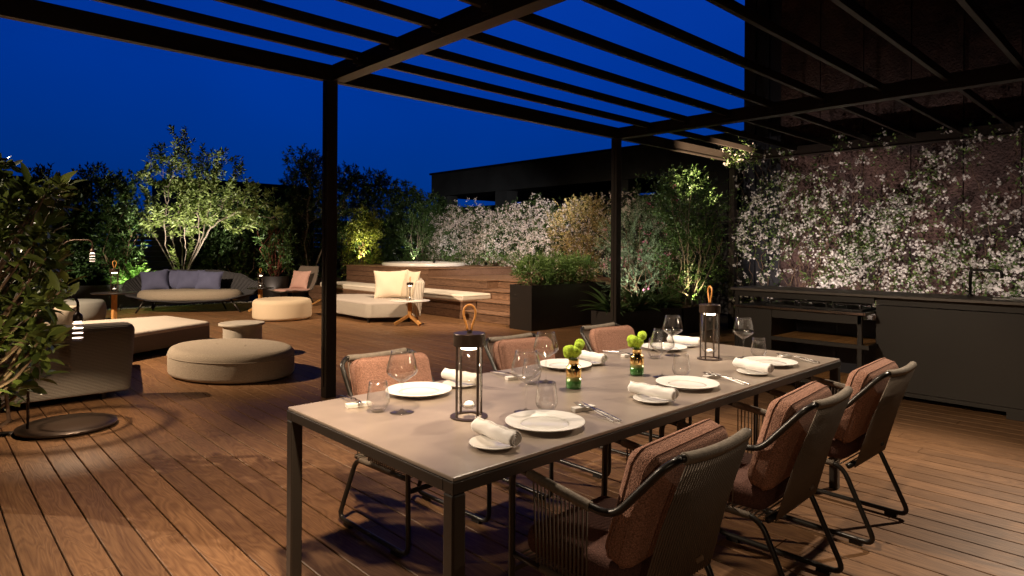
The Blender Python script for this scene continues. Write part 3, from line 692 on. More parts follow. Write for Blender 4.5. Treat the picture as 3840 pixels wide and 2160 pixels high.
series(mk_rest, [loc_off(i, 0, .035) for i in range(6)], 'pale marble cutlery rest', '', 'cutlery rest', 'cutlery rests', RZ)
def mk_fork():
    p = thing('fork', '', 'fork'); b = MB(); H_ = .0205
    b.bar((-.004, -.155, .004), (-.002, -.02, H_-.001), .007, .004); obj('handle', b, M['steel'], p, bevel=.001)
    b = MB(); b.add([(-.004,-.02,H_),(0,-.02,H_),(.008,.02,H_-.001),(-.012,.02,H_-.001),(-.012,.04,H_-.004),(.008,.04,H_-.004)], [(0,1,2,3),(3,2,5,4)])
    for k in range(4): x = -.0105+.0055*k; b.tube([(x, .039, H_-.004), (x, .066, H_-.004), (x, .085, H_+.002)], [.0015, .0014, .0006], 6)
    o = obj('tines', b, M['steel'], p, smooth=True); m = o.modifiers.new('t', 'SOLIDIFY'); m.thickness = .0012; return p
def mk_knife():
    p = thing('knife', '', 'knife'); b = MB(); H_ = .0205
    b.bar((.022, -.165, .004), (.012, -.03, H_-.002), .008, .006); obj('handle', b, M['steel'], p, bevel=.0015)
    b = MB(); b.add([(.0088,-.03,H_-.004),(.0068,.03,H_+.002),(.0035,.062,H_+.006),(.0135,-.03,H_-.004),(.0135,.03,H_+.002),(.0075,.060,H_+.006)], [(0,1,4,3),(1,2,5,4)])
    o = obj('blade', b, M['steel'], p); m = o.modifiers.new('t', 'SOLIDIFY'); m.thickness = .0014; return p
series(mk_fork, CU, 'steel fork leaning on the cutlery rest', '', 'fork', 'forks on the table', RZ)
series(mk_knife, CU, 'steel knife leaning on the cutlery rest', '', 'knife', 'knives on the table', RZ)

# vases with lime pompom flowers
def mk_vase():
    p = thing('vase', '', 'vase')
    b = MB(); b.lathe([(.030, .0), (.0335, .003), (.034, .01), (.034, .055)], 44); obj('green_base', b, M['greenv'], p, smooth=True)
    b = MB(); b.lathe([(.0341, .0545), (.0342, .085), (.031, .096), (.0235, .1025), (.0225, .107), (.0225, .124), (.0238, .127), (.0215, .127), (.0205, .108)], 44, cap=False); obj('gold_neck', b, M['gold'], p, smooth=True)
    return p
gv_ = bpy.data.materials.new('green_gold_glass'); gv_.use_nodes = True; n = gv_.node_tree; pb = n.nodes['Principled BSDF']
t = n.nodes.new('ShaderNodeTexCoord'); sp_ = n.nodes.new('ShaderNodeSeparateXYZ'); r = n.nodes.new('ShaderNodeValToRGB')
r.color_ramp.elements[0].position = .0; r.color_ramp.elements[0].color = (.05, .20, .05, 1); r.color_ramp.elements[1].position = 1; r.color_ramp.elements[1].color = (.62, .50, .20, 1)
k_ = r.color_ramp.elements.new(.6); k_.color = (.10, .26, .07, 1)
mm = n.nodes.new('ShaderNodeMath'); mm.operation = 'MULTIPLY'; mm.inputs[1].default_value = 1/.056
n.links.new(t.outputs['Object'], sp_.inputs[0]); n.links.new(sp_.outputs['Z'], mm.inputs[0]); n.links.new(mm.outputs[0], r.inputs[0]); n.links.new(r.outputs[0], pb.inputs['Base Color'])
pb.inputs['Roughness'].default_value = .12; pb.inputs['Metallic'].default_value = .3; pb.inputs['Coat Weight'].default_value = .6; M['greenv'] = gv_
v0 = mk_vase(); v0.location = (2.14, 1.86, TZ); v0['label'] = 'gold and green glass vase nearer the camera, between the wine glasses'; v0['group'] = 'gold and green vases'
dup(v0, (2.60, 1.85, TZ), 1.2, 'gold and green glass vase farther along the table, nearer the far lantern', 'gold and green vases')
def pompoms(loc, label, seed):
    p = thing('flower_bunch', label, 'flowers', loc, 0, 'lime pompom flowers'); q = random.Random(seed)
    for i in range(8):
        a = i*2.4; rr_ = .027 if i else .004; R_ = q.uniform(.0195, .024)
        c_ = Vector((rr_*math.cos(a), rr_*math.sin(a), .150+.021*(i % 3)+q.uniform(-.004, .004)))
        b = MB(); b.tube([(0, 0, .03), c_*.6+Vector((0, 0, .05)), c_], .0016, 5); s_ = obj('stem', b, M['stem'], p, smooth=True)
        b = MB(); prof = [(R_*math.sin(math.pi*k/14)+1e-4, -R_*math.cos(math.pi*k/14)) for k in range(15)]
        b.lathe(prof, 24, tuple(c_)); b.v = [tuple(c_+(Vector(v)-c_)*(1+q.uniform(-.07, .07))) for v in b.v]
        obj('flower_head', b, M['pompom'], p, smooth=True)
pompoms((2.14, 1.86, TZ), 'bunch of lime green pompom flowers in the nearer vase', 1)
pompoms((2.60, 1.85, TZ), 'bunch of lime green pompom flowers in the farther vase', 2)

# lanterns
def mk_lantern():
    p = thing('lantern', '', 'lantern')
    b = MB(); b.lathe([(.0585, .262), (.0587, .264), (.0587, .306), (.0577, .308), (.0001, .309)], 48); b.lathe([(.0585, .262), (.05, .2615), (.0001, .2612)], 48, cap=False); obj('cap', b, M['bronze'], p, smooth=False, auto=False)
    b = MB(); b.lathe([(.048, .0), (.069, .0), (.069, .005), (.048, .006), (.048, .0)], 48); obj('base_ring', b, M['bronze'], p)
    for k in range(4):
        a = rad(38+90*k); b = MB(); R_ = Matrix.Rotation(a, 3, 'Z'); b.obox(R_ @ Vector((.0545, 0, .133)), (.0045, .0085, .258), R_); obj('bar', b, M['bronze'], p)
    b = MB(); b.lathe([(.046, .2605), (.046, .075), (.043, .058), (.034, .043), (.018, .034), (.0001, .0315)], 48); obj('glass_tube', b, M['lglass'], p, smooth=True)
    b = MB(); b.lathe([(.0001, .0335), (.0165, .0365), (.0205, .046), (.012, .056), (.0001, .059)], 24); obj('glint_bead', b, M['glint'], p, smooth=True)  # white bead added as the bright spot where the lamp light gathers
    b = MB(); b.lathe([(.0001, .2495), (.029, .2495), (.031, .2515), (.031, .2605), (.0001, .2606)], 32); obj('lamp_disc', b, M['led'], p)
    b = MB(); b.lathe([(.010, .3085), (.010, .318), (.0001, .319)], 20); hb = obj('handle_mount', b, M['bronze'], p)
    lp = [(-.007, 0, .316), (-.010, 0, .335), (-.022, 0, .372), (-.0215, 0, .395), (-.009, 0, .410), (.009, 0, .410), (.0215, 0, .395), (.022, 0, .372), (.010, 0, .335), (.007, 0, .316)]
    b = MB(); b.tube(fil(lp, .015, 4), .0042, 10); obj('handle_loop', b, M['leather'], p, smooth=True)
    return p
def lantern_light(o, e):
    s = o.scale[0]; l = spot('lantern_lamp', (0, 0, .256), (0, 0, 0), e, 95, .7, (1, .80, .60), .018); l.parent = o; l.location = (0, 0, .2475); l.rotation_euler = (0, 0, 0)
l0 = mk_lantern(); l0.location = (1.49, 1.80, TZ); l0.rotation_euler.z = rad(-43)
GL = 'bronze lanterns with glass tubes'
l0['label'] = 'tall bronze and glass lantern at the near end of the dining table'; l0['group'] = GL
lan = [(l0, 6)]
for pos, rz, lb, sc, e in (((3.28, 1.84, TZ), 1.0, 'bronze and glass lantern at the far end of the dining table', 1, 6),
        ((6.36, 9.32, .436), .4, 'lantern standing on the small white round table with tripod legs', 1, 7),
        ((5.29, 13.2, .5), 0, 'small lantern on the dark side table beside the rocking chair', 1, 7),
        ((2.40, 11.9, .6), 0, 'large lantern on the dark round table left of the rope sofa', 1.25, 9)):
    o = dup(l0, pos, rz, lb, GL); o.scale = (sc,)*3; lan.append((o, e))
for o, e in lan: lantern_light(o, e)

# ================================================================== LOUNGE
SF = thing('corner_sofa', 'low taupe corded island sofa with a tall backrest turned towards the camera', 'sofa', (1.0, 6.6, 0))
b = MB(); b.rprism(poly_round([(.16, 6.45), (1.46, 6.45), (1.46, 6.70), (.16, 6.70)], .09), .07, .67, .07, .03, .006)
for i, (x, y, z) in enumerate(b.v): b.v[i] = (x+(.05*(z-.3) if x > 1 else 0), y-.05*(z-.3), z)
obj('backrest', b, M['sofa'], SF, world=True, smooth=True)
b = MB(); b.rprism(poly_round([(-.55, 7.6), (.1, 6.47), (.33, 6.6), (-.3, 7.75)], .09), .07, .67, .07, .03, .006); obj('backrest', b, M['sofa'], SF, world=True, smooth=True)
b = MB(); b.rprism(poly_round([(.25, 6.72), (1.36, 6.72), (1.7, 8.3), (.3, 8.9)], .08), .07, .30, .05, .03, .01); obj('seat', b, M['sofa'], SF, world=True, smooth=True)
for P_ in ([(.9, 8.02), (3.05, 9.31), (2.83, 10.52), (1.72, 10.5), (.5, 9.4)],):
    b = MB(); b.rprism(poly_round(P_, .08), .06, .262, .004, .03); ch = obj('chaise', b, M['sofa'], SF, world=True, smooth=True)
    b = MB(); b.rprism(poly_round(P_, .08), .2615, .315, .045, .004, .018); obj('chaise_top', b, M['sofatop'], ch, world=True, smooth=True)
b = MB()
for x, y in ((.4, 6.6), (1.25, 6.6), (1.2, 8.0), (2.8, 9.35), (2.7, 10.3), (1.0, 9.4)): b.lathe([(.02, 0), (.022, .085)], 12, (x, y, 0))
obj('feet', b, M['black'], SF, world=True)
def cushion(label, pos, size, lean, rz, m, grp=None, seed=1, roll=0):
    o = thing('cushion', label, 'cushion', pos, rz, grp)
    q = pillow(size[0], size[1], size[2], 18, .10, 2.4, seed, .007)
    q.xf(Matrix.Rotation(rad(lean), 4, 'X') @ Matrix.Rotation(rad(roll), 4, 'Y'))
    obj('cover', q, m, o, smooth=True)
    b = MB(); n_ = 8; w_, h_ = size[0]/2, size[1]/2; pp = []
    for (x0, z0), (x1, z1) in (((-1,-1),(1,-1)), ((1,-1),(1,1)), ((1,1),(-1,1)), ((-1,1),(-1,-1))):
        for i in range(n_):
            u, v = x0+(x1-x0)*i/n_, z0+(z1-z0)*i/n_
            pp.append(Vector((w_*u*(1-.10*(1-v*v)*abs(u)), 0, h_*v*(1-.10*(1-u*u)*abs(v)))))
    b.tube(pp, .005, 6, True); b.xf(Matrix.Rotation(rad(lean), 4, 'X') @ Matrix.Rotation(rad(roll), 4, 'Y')); obj('seam', b, m, o, smooth=True)
    return o
RZC = YAW-math.pi/2
cushion('beige cushion leaning on the island sofa behind the tall backrest, half hidden by leaves', (1.02, 8.1, .53), (.5, .46, .17), -22, RZC+.5, M['cushion'], None, 4, 6)

# upholstered stools and side tables
o = thing('oval_ottoman', 'large oval taupe boucle ottoman with two buttons, beside the sofa chaise', 'ottoman', (2.5, 7.0, 0))
el = [(.75*math.cos(t)*math.cos(rad(-75))-.55*math.sin(t)*math.sin(rad(-75)), .75*math.cos(t)*math.sin(rad(-75))+.55*math.sin(t)*math.cos(rad(-75))) for t in [2*math.pi*k/64 for k in range(64)]]
b = MB(); b.rprism(el, .012, .298, .075, .045, .016, 6); obj('body', b, M['ottoman'], o, smooth=True)
b = MB(); b.rprism([(x*.9, y*.9) for x, y in el], 0, .012, .001, .001); obj('base', b, M['black'], o)
b = MB(); b.tube([(x*1.004, y*1.004, .216) for x, y in el], .004, 6, True); obj('seam', b, M['ottoman'], o, smooth=True)
for dx, dy in ((-.10, .14), (.06, -.2)):
    b = MB(); b.lathe([(.018, .312), (.014, .316), (.0001, .317)], 16, (dx, dy, 0)); obj('button', b, M['ottoman'], o, smooth=True)
o = thing('round_ottoman', 'round cream fabric ottoman on the deck in front of the rope sofa', 'ottoman', (5.09, 11.66, 0))
el = [(.53*math.cos(t), .53*math.sin(t)) for t in [2*math.pi*k/64 for k in range(64)]]
b = MB(); b.rprism(el, .012, .385, .09, .06, .012, 6); obj('body', b, M['cream'], o, smooth=True)
b = MB(); b.rprism([(x*.88, y*.88) for x, y in el], 0, .012, .001, .001); obj('base', b, M['black'], o)
o = thing('pouf', 'grey barrel-shaped pouf at the far left behind the sofa chaise', 'pouf', (2.13, 13.3, 0))
b = MB(); b.lathe([(.0001, 0), (.34, 0), (.40, .04), (.425, .16), (.425, .27), (.405, .36), (.37, .395), (.2, .41), (.0001, .412)], 56); obj('body', b, M['pouf'], o, smooth=True)
o = thing('concrete_table', 'small round pale concrete side table with a curved slab leg behind the oval ottoman', 'side table', (2.99, 8.03, 0), RZC)
b = MB(); b.lathe([(.0001, .385), (.255, .385), (.268, .392), (.268, .41), (.262, .416), (.0001, .417)], 64); obj('top', b, M['concrete'], o, smooth=True, auto=True)
arc = [(.235*math.cos(a), .235*math.sin(a)) for a in [rad(-132+205*k/40) for k in range(41)]]
b = MB(); vs, fs = [], []
for x, y in arc:
    for f_ in (1, .86): vs += [(x*f_, y*f_, 0), (x*f_, y*f_, .384)]
for i in range(40):
    a = i*4; c = a+4; fs += [(a, c, c+1, a+1), (a+3, c+3, c+2, a+2), (a+1, c+1, c+3, a+3)]
fs += [(0, 1, 3, 2), (160, 162, 163, 161)]; b.add(vs, fs); obj('slab_leg', b, M['concrete'], o, smooth=True, auto=True)
o = thing('white_table', 'small round white-topped side table on a three-legged teak base', 'side table', (6.36, 9.32, 0), RZC)
b = MB(); b.lathe([(.0001, .418), (.33, .420), (.352, .428), (.352, .432), (.345, .436), (.0001, .436)], 64); obj('top', b, M['china'], o, smooth=True, auto=True)
b = MB(); b.box(-.033, .033, -.033, .033, .155, .417); obj('stem', b, M['teak'], o, bevel=.004)
for a in (205, 320, 80):
    b = MB(); d_ = Vector((math.cos(rad(a)), math.sin(rad(a)), 0)); b.bar(d_*.02+Vector((0, 0, .165)), d_*.27+Vector((0, 0, .028)), .05, .05); b.v = [(p[0], p[1], max(p[2], 0)) for p in b.v]; obj('leg', b, M['teak'], o, bevel=.003)
def wood_table(label, pos, R_, h):
    o = thing('dark_table', label, 'side table', pos, .3, 'round dark side tables on wooden posts')
    b = MB(); b.lathe([(.0001, h-.018), (R_-.02, h-.016), (R_, h-.006), (R_, h-.002), (R_-.004, h), (.0001, h)], 56); obj('top', b, M['black'], o, smooth=True, auto=True)
    b = MB(); b.box(-.032, .032, -.032, .032, .10, h-.019); obj('post', b, M['teak'], o, bevel=.004)
    for a in (20, 140, 260):
        b = MB(); d_ = Vector((math.cos(rad(a)), math.sin(rad(a)), 0)); b.bar(d_*.02+Vector((0, 0, .13)), d_*(R_*.85)+Vector((0, 0, .026)), .045, .045); b.v = [(p[0], p[1], max(p[2], 0)) for p in b.v]; obj('leg', b, M['teak'], o, bevel=.003)
wood_table('round dark-topped side table left of the rope sofa, carrying the large lantern', (2.40, 11.9, 0), .33, .6)
wood_table('round dark-topped side table between the rope sofa and the rocking chair', (5.29, 13.2, 0), .27, .5)

# rope sofa
RZS = rad(-33.8)
RS = thing('rope_sofa', 'charcoal rope boat-shaped sofa with a grey boucle seat, below the lit tree', 'sofa', (4.26, 14.25, 0), RZS)
def rim(ph):
    a = math.degrees(ph) % 360
    key = [(0, .50), (25, .60), (50, .76), (75, .83), (115, .84), (140, .78), (165, .64), (185, .50), (215, .33), (245, .25), (270, .225), (300, .25), (335, .36), (360, .50)]
    for (a0, z0), (a1, z1) in zip(key, key[1:]):
        if a0 <= a <= a1: t = (a-a0)/(a1-a0); t = t*t*(3-2*t); return z0+(z1-z0)*t
    return .5
N_ = 300; K_ = 9; vs, fs = [], []
for i in range(N_):
    ph = 2*math.pi*i/N_; zr = rim(ph); tip = 1+.10*max(0, math.cos(ph))**8
    for j in range(K_+1):
        t = j/K_; sc = .52+.48*t**.62
        rb = 1+(.020 if i % 4 < 2 else -.020)*min(1, (zr-.2)*3)
        vs.append((1.30*math.cos(ph)*sc*rb*tip, .50*math.sin(ph)*(.42+.58*t**.62)*rb, .205+(zr-.205)*t**1.15))
for i in range(N_):
    for j in range(K_): a = i*(K_+1)+j; c = ((i+1) % N_)*(K_+1)+j; fs.append((a, c, c+1, a+1))
vs.append((0, 0, .2)); fs += [(((i+1) % N_)*(K_+1), i*(K_+1), len(vs)-1) for i in range(N_)]
b = MB(); b.add(vs, fs); sh = obj('rope_shell', b, M['charcoal'], RS, smooth=True); so = sh.modifiers.new('t', 'SOLIDIFY'); so.thickness = .018
b = MB(); b.tube([(1.305*math.cos(p)*(1+.10*max(0, math.cos(p))**8), .502*math.sin(p), rim(p)+.004) for p in [2*math.pi*k/120 for k in range(120)]], .014, 8, True); obj('rim', b, M['charcoal'], RS, smooth=True)
b = MB(); el = [(1.02*math.cos(t)*(abs(math.cos(t))**-.1 if abs(math.cos(t)) > .1 else 1.2), .43*math.sin(t)-.03) for t in [2*math.pi*k/64 for k in range(64)]]
el = [(max(-1.04, min(1.04, x)), y) for x, y in el]
b.rprism(el, .235, .455, .13, .07, .012, 6); obj('seat_cushion', b, M['greyseat'], RS, smooth=True)
for x0, y0, x1, y1 in ((-.78, -.28, -.93, -.36), (-.72, .22, -.86, .34), (.84, -.24, 1.06, -.34), (.5, .24, .60, .36)):
    b = MB(); b.tube([(x0, y0, .27), (x1, y1, 0)], [.023, .016], 10); obj('leg', b, M['frame'], RS, smooth=True)
def on_sofa(x, y, z): c, s = math.cos(RZS), math.sin(RZS); return (4.26+c*x-s*y, 14.25+s*x+c*y, z)
GB = 'slate blue cushions on the rope sofa'
cushion('slate blue cushion at the left end of the rope sofa, tilted outwards', on_sofa(-.72, .04, .64), (.52, .44, .18), -20, RZS+.16, M['blue'], GB, 2, -7)
cushion('slate blue cushion squeezed behind the leftmost one on the rope sofa', on_sofa(-.42, .20, .65), (.46, .42, .15), -15, RZS-.1, M['blue'], GB, 3, 4)
cushion('dark slate blue cushion in the middle of the rope sofa back', on_sofa(-.07, .17, .645), (.54, .42, .17), -16, RZS+.05, M['blue'], GB, 5)
cushion('slate blue cushion at the right of the rope sofa, fringed corners up', on_sofa(.34, .04, .635), (.53, .42, .17), -17, RZS-.12, M['blue'], GB, 6, 3)

# rocking chair: local +y is the front
CR = thing('rocking_chair', 'low brown woven rocking chair with curved wooden runners by the round pot', 'chair', (6.39, 13.90, 0), math.atan2(-.32, -.95)-math.pi/2)
prof = [(.50, .345, .30), (.38, .355, .33), (.2, .335, .335), (.0, .325, .335), (-.14, .35, .34), (-.24, .43, .345), (-.31, .55, .345), (-.37, .70, .33), (-.43, .84, .30), (-.455, .90, .285)]
vs, fs = [], []; NU = 24
for y, z, hw in prof:
    for i in range(NU+1):
        u = 2*i/NU-1; vs.append((hw*u, y+(.05*u*u if z > .4 else 0), z+.035*u*u*(1 if z < .45 else .3)))
for j in range(len(prof)-1):
    for i in range(NU): a = j*(NU+1)+i; fs.append((a, a+1, a+NU+2, a+NU+1))
b = MB(); b.add(vs, fs); sh = obj('woven_shell', b, M['mesh'], CR, smooth=True); so = sh.modifiers.new('t', 'SOLIDIFY'); so.thickness = .012
b = MB(); ring = [vs[j*(NU+1)] for j in range(len(prof))]+[vs[(len(prof)-1)*(NU+1)+i] for i in range(1, NU+1)]+[vs[j*(NU+1)+NU] for j in range(len(prof)-2, -1, -1)]+[vs[i] for i in range(NU-1, 0, -1)]
b.tube(ring, .012, 8, True); obj('rim', b, M['frame'], CR, smooth=True)
b = MB(); b.rprism(rect(-.27, .27, -.2, .44, .05), .352, .405, .022, .02, .006); obj('seat_pad', b, M['blush'], CR, smooth=True)
for s in (-1, 1):
    for y0, y1 in ((.24, .36), (-.12, -.30)):
        b = MB(); b.tube([(s*.2, y0, .33), (s*.245, y1, .055)], .012, 8); obj('leg', b, M['frame'], CR, smooth=True)
    b = MB(); b.tube([(s*.25, -.5+1.0*i/16, .018+.12*(2*i/16-1)**2) for i in range(17)], .019, 8); obj('runner', b, M['teak'], CR, smooth=True)
rm = CR.rotation_euler.z
def on_rock(x, y, z): c, s = math.cos(rm), math.sin(rm); return (6.39+c*x-s*y, 13.90+s*x+c*y, z)
cushion('dusty pink cushion leaning in the woven rocking chair', on_rock(.02, -.13, .60), (.50, .44, .16), 20, rm+.10, M['blush'], None, 8)

# grey lounge sofa on the right, in front of the bench
S2 = thing('grey_sofa', 'pale grey corded lounge sofa with angled seat, backed by the timber bench', 'sofa', (6.5, 10.6, 0))
P_ = [(5.92, 10.02), (6.60, 9.63), (7.25, 10.6), (7.0, 11.9), (6.55, 12.2), (5.95, 11.85)]
b = MB(); b.rprism(poly_round(P_, .09), .09, .325, .004, .02); se = obj('seat', b, M['sofa2'], S2, world=True, smooth=True)
b = MB(); b.rprism(poly_round(P_, .09), .3245, .375, .045, .004, .015); obj('seat_top', b, M['sofa2top'], se, world=True, smooth=True)
b = MB(); b.rprism(poly_round([(6.61, 9.60), (6.76, 9.52), (7.40, 10.5), (7.26, 10.59)], .05), .10, .755, .05, .02, .004)
b.v = [(x+.10*(z-.3), y-.08*(z-.3), z) for x, y, z in b.v]; obj('backrest', b, M['sofa2v'], S2, world=True, smooth=True)
b = MB()
for x, y in ((6.0, 10.1), (6.62, 9.74), (7.1, 10.7), (6.9, 11.7), (6.05, 11.7)): b.lathe([(.022, 0), (.024, .095)], 12, (x, y, 0))
obj('feet', b, M['black'], S2, world=True)
cushion('square cream cushion on the grey sofa facing us', (6.72, 10.48, .645), (.66, .56, .2), -16, RZC+.12, M['cushion'], 'cream cushions on the grey sofa', 9, -2)
cushion('cream cushion turned edge-on against the backrest of the grey sofa', (6.88, 10.06, .655), (.58, .54, .19), -14, RZC-1.0, M['cushion'], 'cream cushions on the grey sofa', 10)
for y0, y1, lb in ((9.47, 12.4, 'ivory bench pad at the stair end of the timber bench'), (12.44, 15.3, 'ivory bench pad at the far end of the timber bench')):
    o = thing('bench_pad', lb, 'cushion', (8.0, (y0+y1)/2, .34), 0, 'ivory pads on the timber bench')
    b = MB(); b.rprism(rect(7.66, 8.40, y0, y1, .03), .34, .455, .03, .02, .006); obj('cover', b, M['benchpad'], o, world=True, smooth=True)
    b = MB(); b.tube([(x, y, .425) for x, y in rect(7.658, 8.402, y0-.002, y1+.002, .03)], .004, 6, True); obj('piping', b, M['benchpad'], o, world=True, smooth=True)

# arched floor lamps
def mk_lamp(label, pos, H_, reach, rz, e):
    p = thing('floor_lamp', label, 'lamp', pos, rz, 'arched floor lamps')
    b = MB(); b.lathe([(.0001, .014), (.30, .014), (.318, .018), (.318, .03), (.312, .034), (.0001, .034)], 72, (.235, .02, 0)); obj('base', b, M['bronze'], p, smooth=True, auto=True)
    b = MB(); b.lathe([(.0001, 0), (.25, 0), (.25, .0135), (.0001, .0135)], 48, (.235, .02, 0)); obj('foot', b, M['black'], p)
    b = MB(); b.tube(fil([(0, 0, .034), (0, 0, H_), (reach, 0, H_), (reach, 0, H_-.14)], reach*.49, 10), .0095, 10); obj('pole', b, M['bronze'], p, smooth=True)
    z = H_-.14; c_ = (reach, 0, z)
    b = MB(); b.lathe([(.010, .02), (.030, .0), (.034, -.03), (.034, -.045), (.0001, -.046)], 32, c_); hd = obj('lamp_head', b, M['bronze'], p, smooth=True, auto=True)
    b = MB(); b.lathe([(.033, -.0455), (.033, -.185), (.030, -.19), (.0001, -.191)], 32, c_); obj('glass', b, M['lglass'], hd, smooth=True)
    b = MB()
    for k in range(4): b.lathe([(.0335, -.062-.036*k-.003), (.0358, -.062-.036*k), (.0335, -.062-.036*k+.003)], 32, c_, cap=False)
    obj('glass_rib', b, M['ledrib'], hd, smooth=True)
    b = MB(); b.lathe([(.0001, -.05), (.024, -.05), (.024, -.0465), (.0001, -.0464)], 24, c_); obj('light_disc', b, M['led'], hd)
    l = bpy.data.lights.new('lamp_light', 'SPOT'); l.energy = e; l.color = WARM; l.shadow_soft_size = .003; l.spot_size = rad(118); l.spot_blend = .35
    o = bpy.data.objects.new('lamp_light', l); COL.objects.link(o); o.parent = p; o.location = (reach, 0, z-.056)
    return p
M['ledrib'] = mat('lit_glass_rib', (1, .9, .85), .2, emit=(1, .82, .70), es=1.3)
mk_lamp('arched bronze floor lamp on a round base at the lower left', (.62, 5.73, 0), .98, .295, rad(-10), 60)
mk_lamp('taller arched floor lamp in the background left, before the dark hedge', (1.58, 11.17, 0), 1.44, .40, rad(-28), 30)
b = MB()
for k in range(3): b.tube(fil([(.66-.02*k, 5.78, .008), (.35, 5.75+.09*k, .008), (-.4, 5.9+.2*k, .008)], .2), .006, 6)
tag(obj('cable', b, M['black'], None, smooth=True), 'black cables trailing over the deck from the near lamp base', 'cable')

# ================================================================== PLANTS
def nrm(a): return a/np.maximum(np.linalg.norm(a, axis=-1, keepdims=True), 1e-9)
TPL = {'simple': (np.array([(0,0,0),(.45,.5,.12),(1,0,-.08),(.45,-.5,.12)]), np.array([(0,1,2),(0,2,3)]))}
rows = [(.18,.30),(.42,.5),(.68,.43),(.88,.2)]
tv = [(0,0,0)]; tf = []
for a_, h_ in rows: tv += [(a_, h_, .10*h_*2-.22*a_*a_), (a_, 0, -.22*a_*a_), (a_, -h_, .10*h_*2-.22*a_*a_)]
tv.append((1, 0, -.25)); tf += [(0,1,2),(0,2,3)]
for i in range(3):
    p = 1+3*i; q = p+3; tf += [(p,q,q+1),(p,q+1,p+1),(p+1,q+1,q+2),(p+1,q+2,p+2)]
tf += [(10,13,11),(11,13,12)]
TPL['big'] = (np.array(tv), np.array(tf))
sv, sf = [], []
for i in range(9):
    t = i/8; wd = .5*min(1, t*6+.55)*(1-t**3.2); zc = .0-.55*t**2.2; sv += [(t-.12*t**3, wd, zc+.15*wd), (t-.12*t**3, 0, zc), (t-.12*t**3, -wd, zc+.15*wd)]
for i in range(8):
    p = 3*i; q = p+3; sf += [(p,q,q+1),(p,q+1,p+1),(p+1,q+1,q+2),(p+1,q+2,p+2)]
TPL['strap'] = (np.array(sv), np.array(sf))
def leaf_mesh(name, P, D, Ln, Wd, tpl='simple', flat=.6):
    P = np.asarray(P, float); D = nrm(np.asarray(D, float)); n = len(P); T, Fc = TPL[tpl]
    up = np.tile(np.array([0, 0, 1.]), (n, 1))+RNG.normal(0, flat, (n, 3)); side = nrm(np.cross(D, up)); no = np.cross(side, D)
    Ln = np.broadcast_to(Ln, n)[:, None, None]; Wd = np.broadcast_to(Wd, n)[:, None, None]
    V = P[:, None, :]+T[None, :, 0, None]*D[:, None, :]*Ln+T[None, :, 1, None]*side[:, None, :]*Wd+T[None, :, 2, None]*no[:, None, :]*Ln*.6
    k = len(T); F_ = (Fc[None]+(np.arange(n)*k)[:, None, None]).reshape(-1, 3)
    return mesh_np(name, V.reshape(-1, 3), F_)
def star_mesh(name, P, Nn, sz):
    n = len(P); Nn = nrm(Nn); a = nrm(np.cross(Nn, RNG.normal(0, 1, (n, 3)))); b_ = np.cross(Nn, a); V = []
    ph = RNG.uniform(0, 6.3, n); sz = np.broadcast_to(sz, n)[:, None]
    for k in range(5):
        t = ph+2*math.pi*k/5
        d = a*np.cos(t)[:, None]+b_*np.sin(t)[:, None]; s = -a*np.sin(t)[:, None]+b_*np.cos(t)[:, None]
        V += [P, P+(d*.6+s*.24+Nn*.06)*sz, P+(d*1.0+s*.10-Nn*.05)*sz, P+(d*.6-s*.2+Nn*.06)*sz]
    V = np.stack(V, 1).reshape(-1, 3); base = (np.arange(n)*20)[:, None, None]
    f = np.array([(4*k, 4*k+1, 4*k+2) for k in range(5)]+[(4*k, 4*k+2, 4*k+3) for k in range(5)])[None]
    return mesh_np(name, V, (f+base).reshape(-1, 3))
def shoots(P, D, k, sl, a0=72, a1=30):
    P = np.asarray(P, float); D = nrm(np.asarray(D, float)); n = len(P)
    u = nrm(np.cross(D, RNG.normal(0, 1, (n, 3)))); v = np.cross(D, u); oP, oD = [], []
    ph = RNG.uniform(0, 6.3, n)
    for i in range(k):
        t = .1+.9*i/max(1, k-1); az = ph+2.4*i+RNG.normal(0, .25, n); an = np.radians(a0+(a1-a0)*t+RNG.normal(0, 9, n))
        r_ = u*np.cos(az)[:, None]+v*np.sin(az)[:, None]
        oP.append(P+D*(sl*t)); oD.append(D*np.cos(an)[:, None]+r_*np.sin(an)[:, None])
    return np.concatenate(oP), np.concatenate(oD)
def blobs(n, B, shell=.45, seed=0, rough=.22):
    rg = np.random.default_rng(seed); B = np.array(B, float); wv = np.prod(B[:, 3:], 1)**.8; id_ = rg.choice(len(B), n, p=wv/wv.sum())
    d = nrm(rg.normal(0, 1, (n, 3))); r = (shell**3+(1-shell**3)*rg.random(n))**(1/3)
    r *= 1+rough*np.sin(d[:, 0]*7+id_*1.7)*np.sin(d[:, 1]*6+id_)*np.sin(d[:, 2]*8+2*id_)+rg.normal(0, rough*.3, n)
    P = B[id_, :3]+d*B[id_, 3:]*r[:, None]; return P, nrm(d/B[id_, 3:])
def cam_xy(r, f): return np.array([r*ST+f*CT, -r*CT+f*ST])     # right / away -> world x, y
def cam_blobs(bx, by, L):
    o = []
    for r, f, z, a, b_, c in L: q = cam_xy(r, f); o.append((bx+q[0], by+q[1], z, (a+b_)/2, (a+b_)/2, c))
    return o
def shift(me_pts, loc): return np.asarray(me_pts)-np.array(loc)
def stems_to(mb, base, tips, r0=.012, jit=.12, n=5):
    for t in tips:
        b0 = Vector(base)+Vector((random.uniform(-.06, .06), random.uniform(-.06, .06), 0)); t = Vector(t); L2 = (t-b0).length
        m1 = b0.lerp(t, .35)+Vector((random.gauss(0, jit), random.gauss(0, jit), L2*.08)); m2 = b0.lerp(t, .7)+Vector((random.gauss(0, jit), random.gauss(0, jit), L2*.05))
        mb.tube([b0, m1, m2, t], [r0, r0*.8, r0*.55, r0*.25], n)
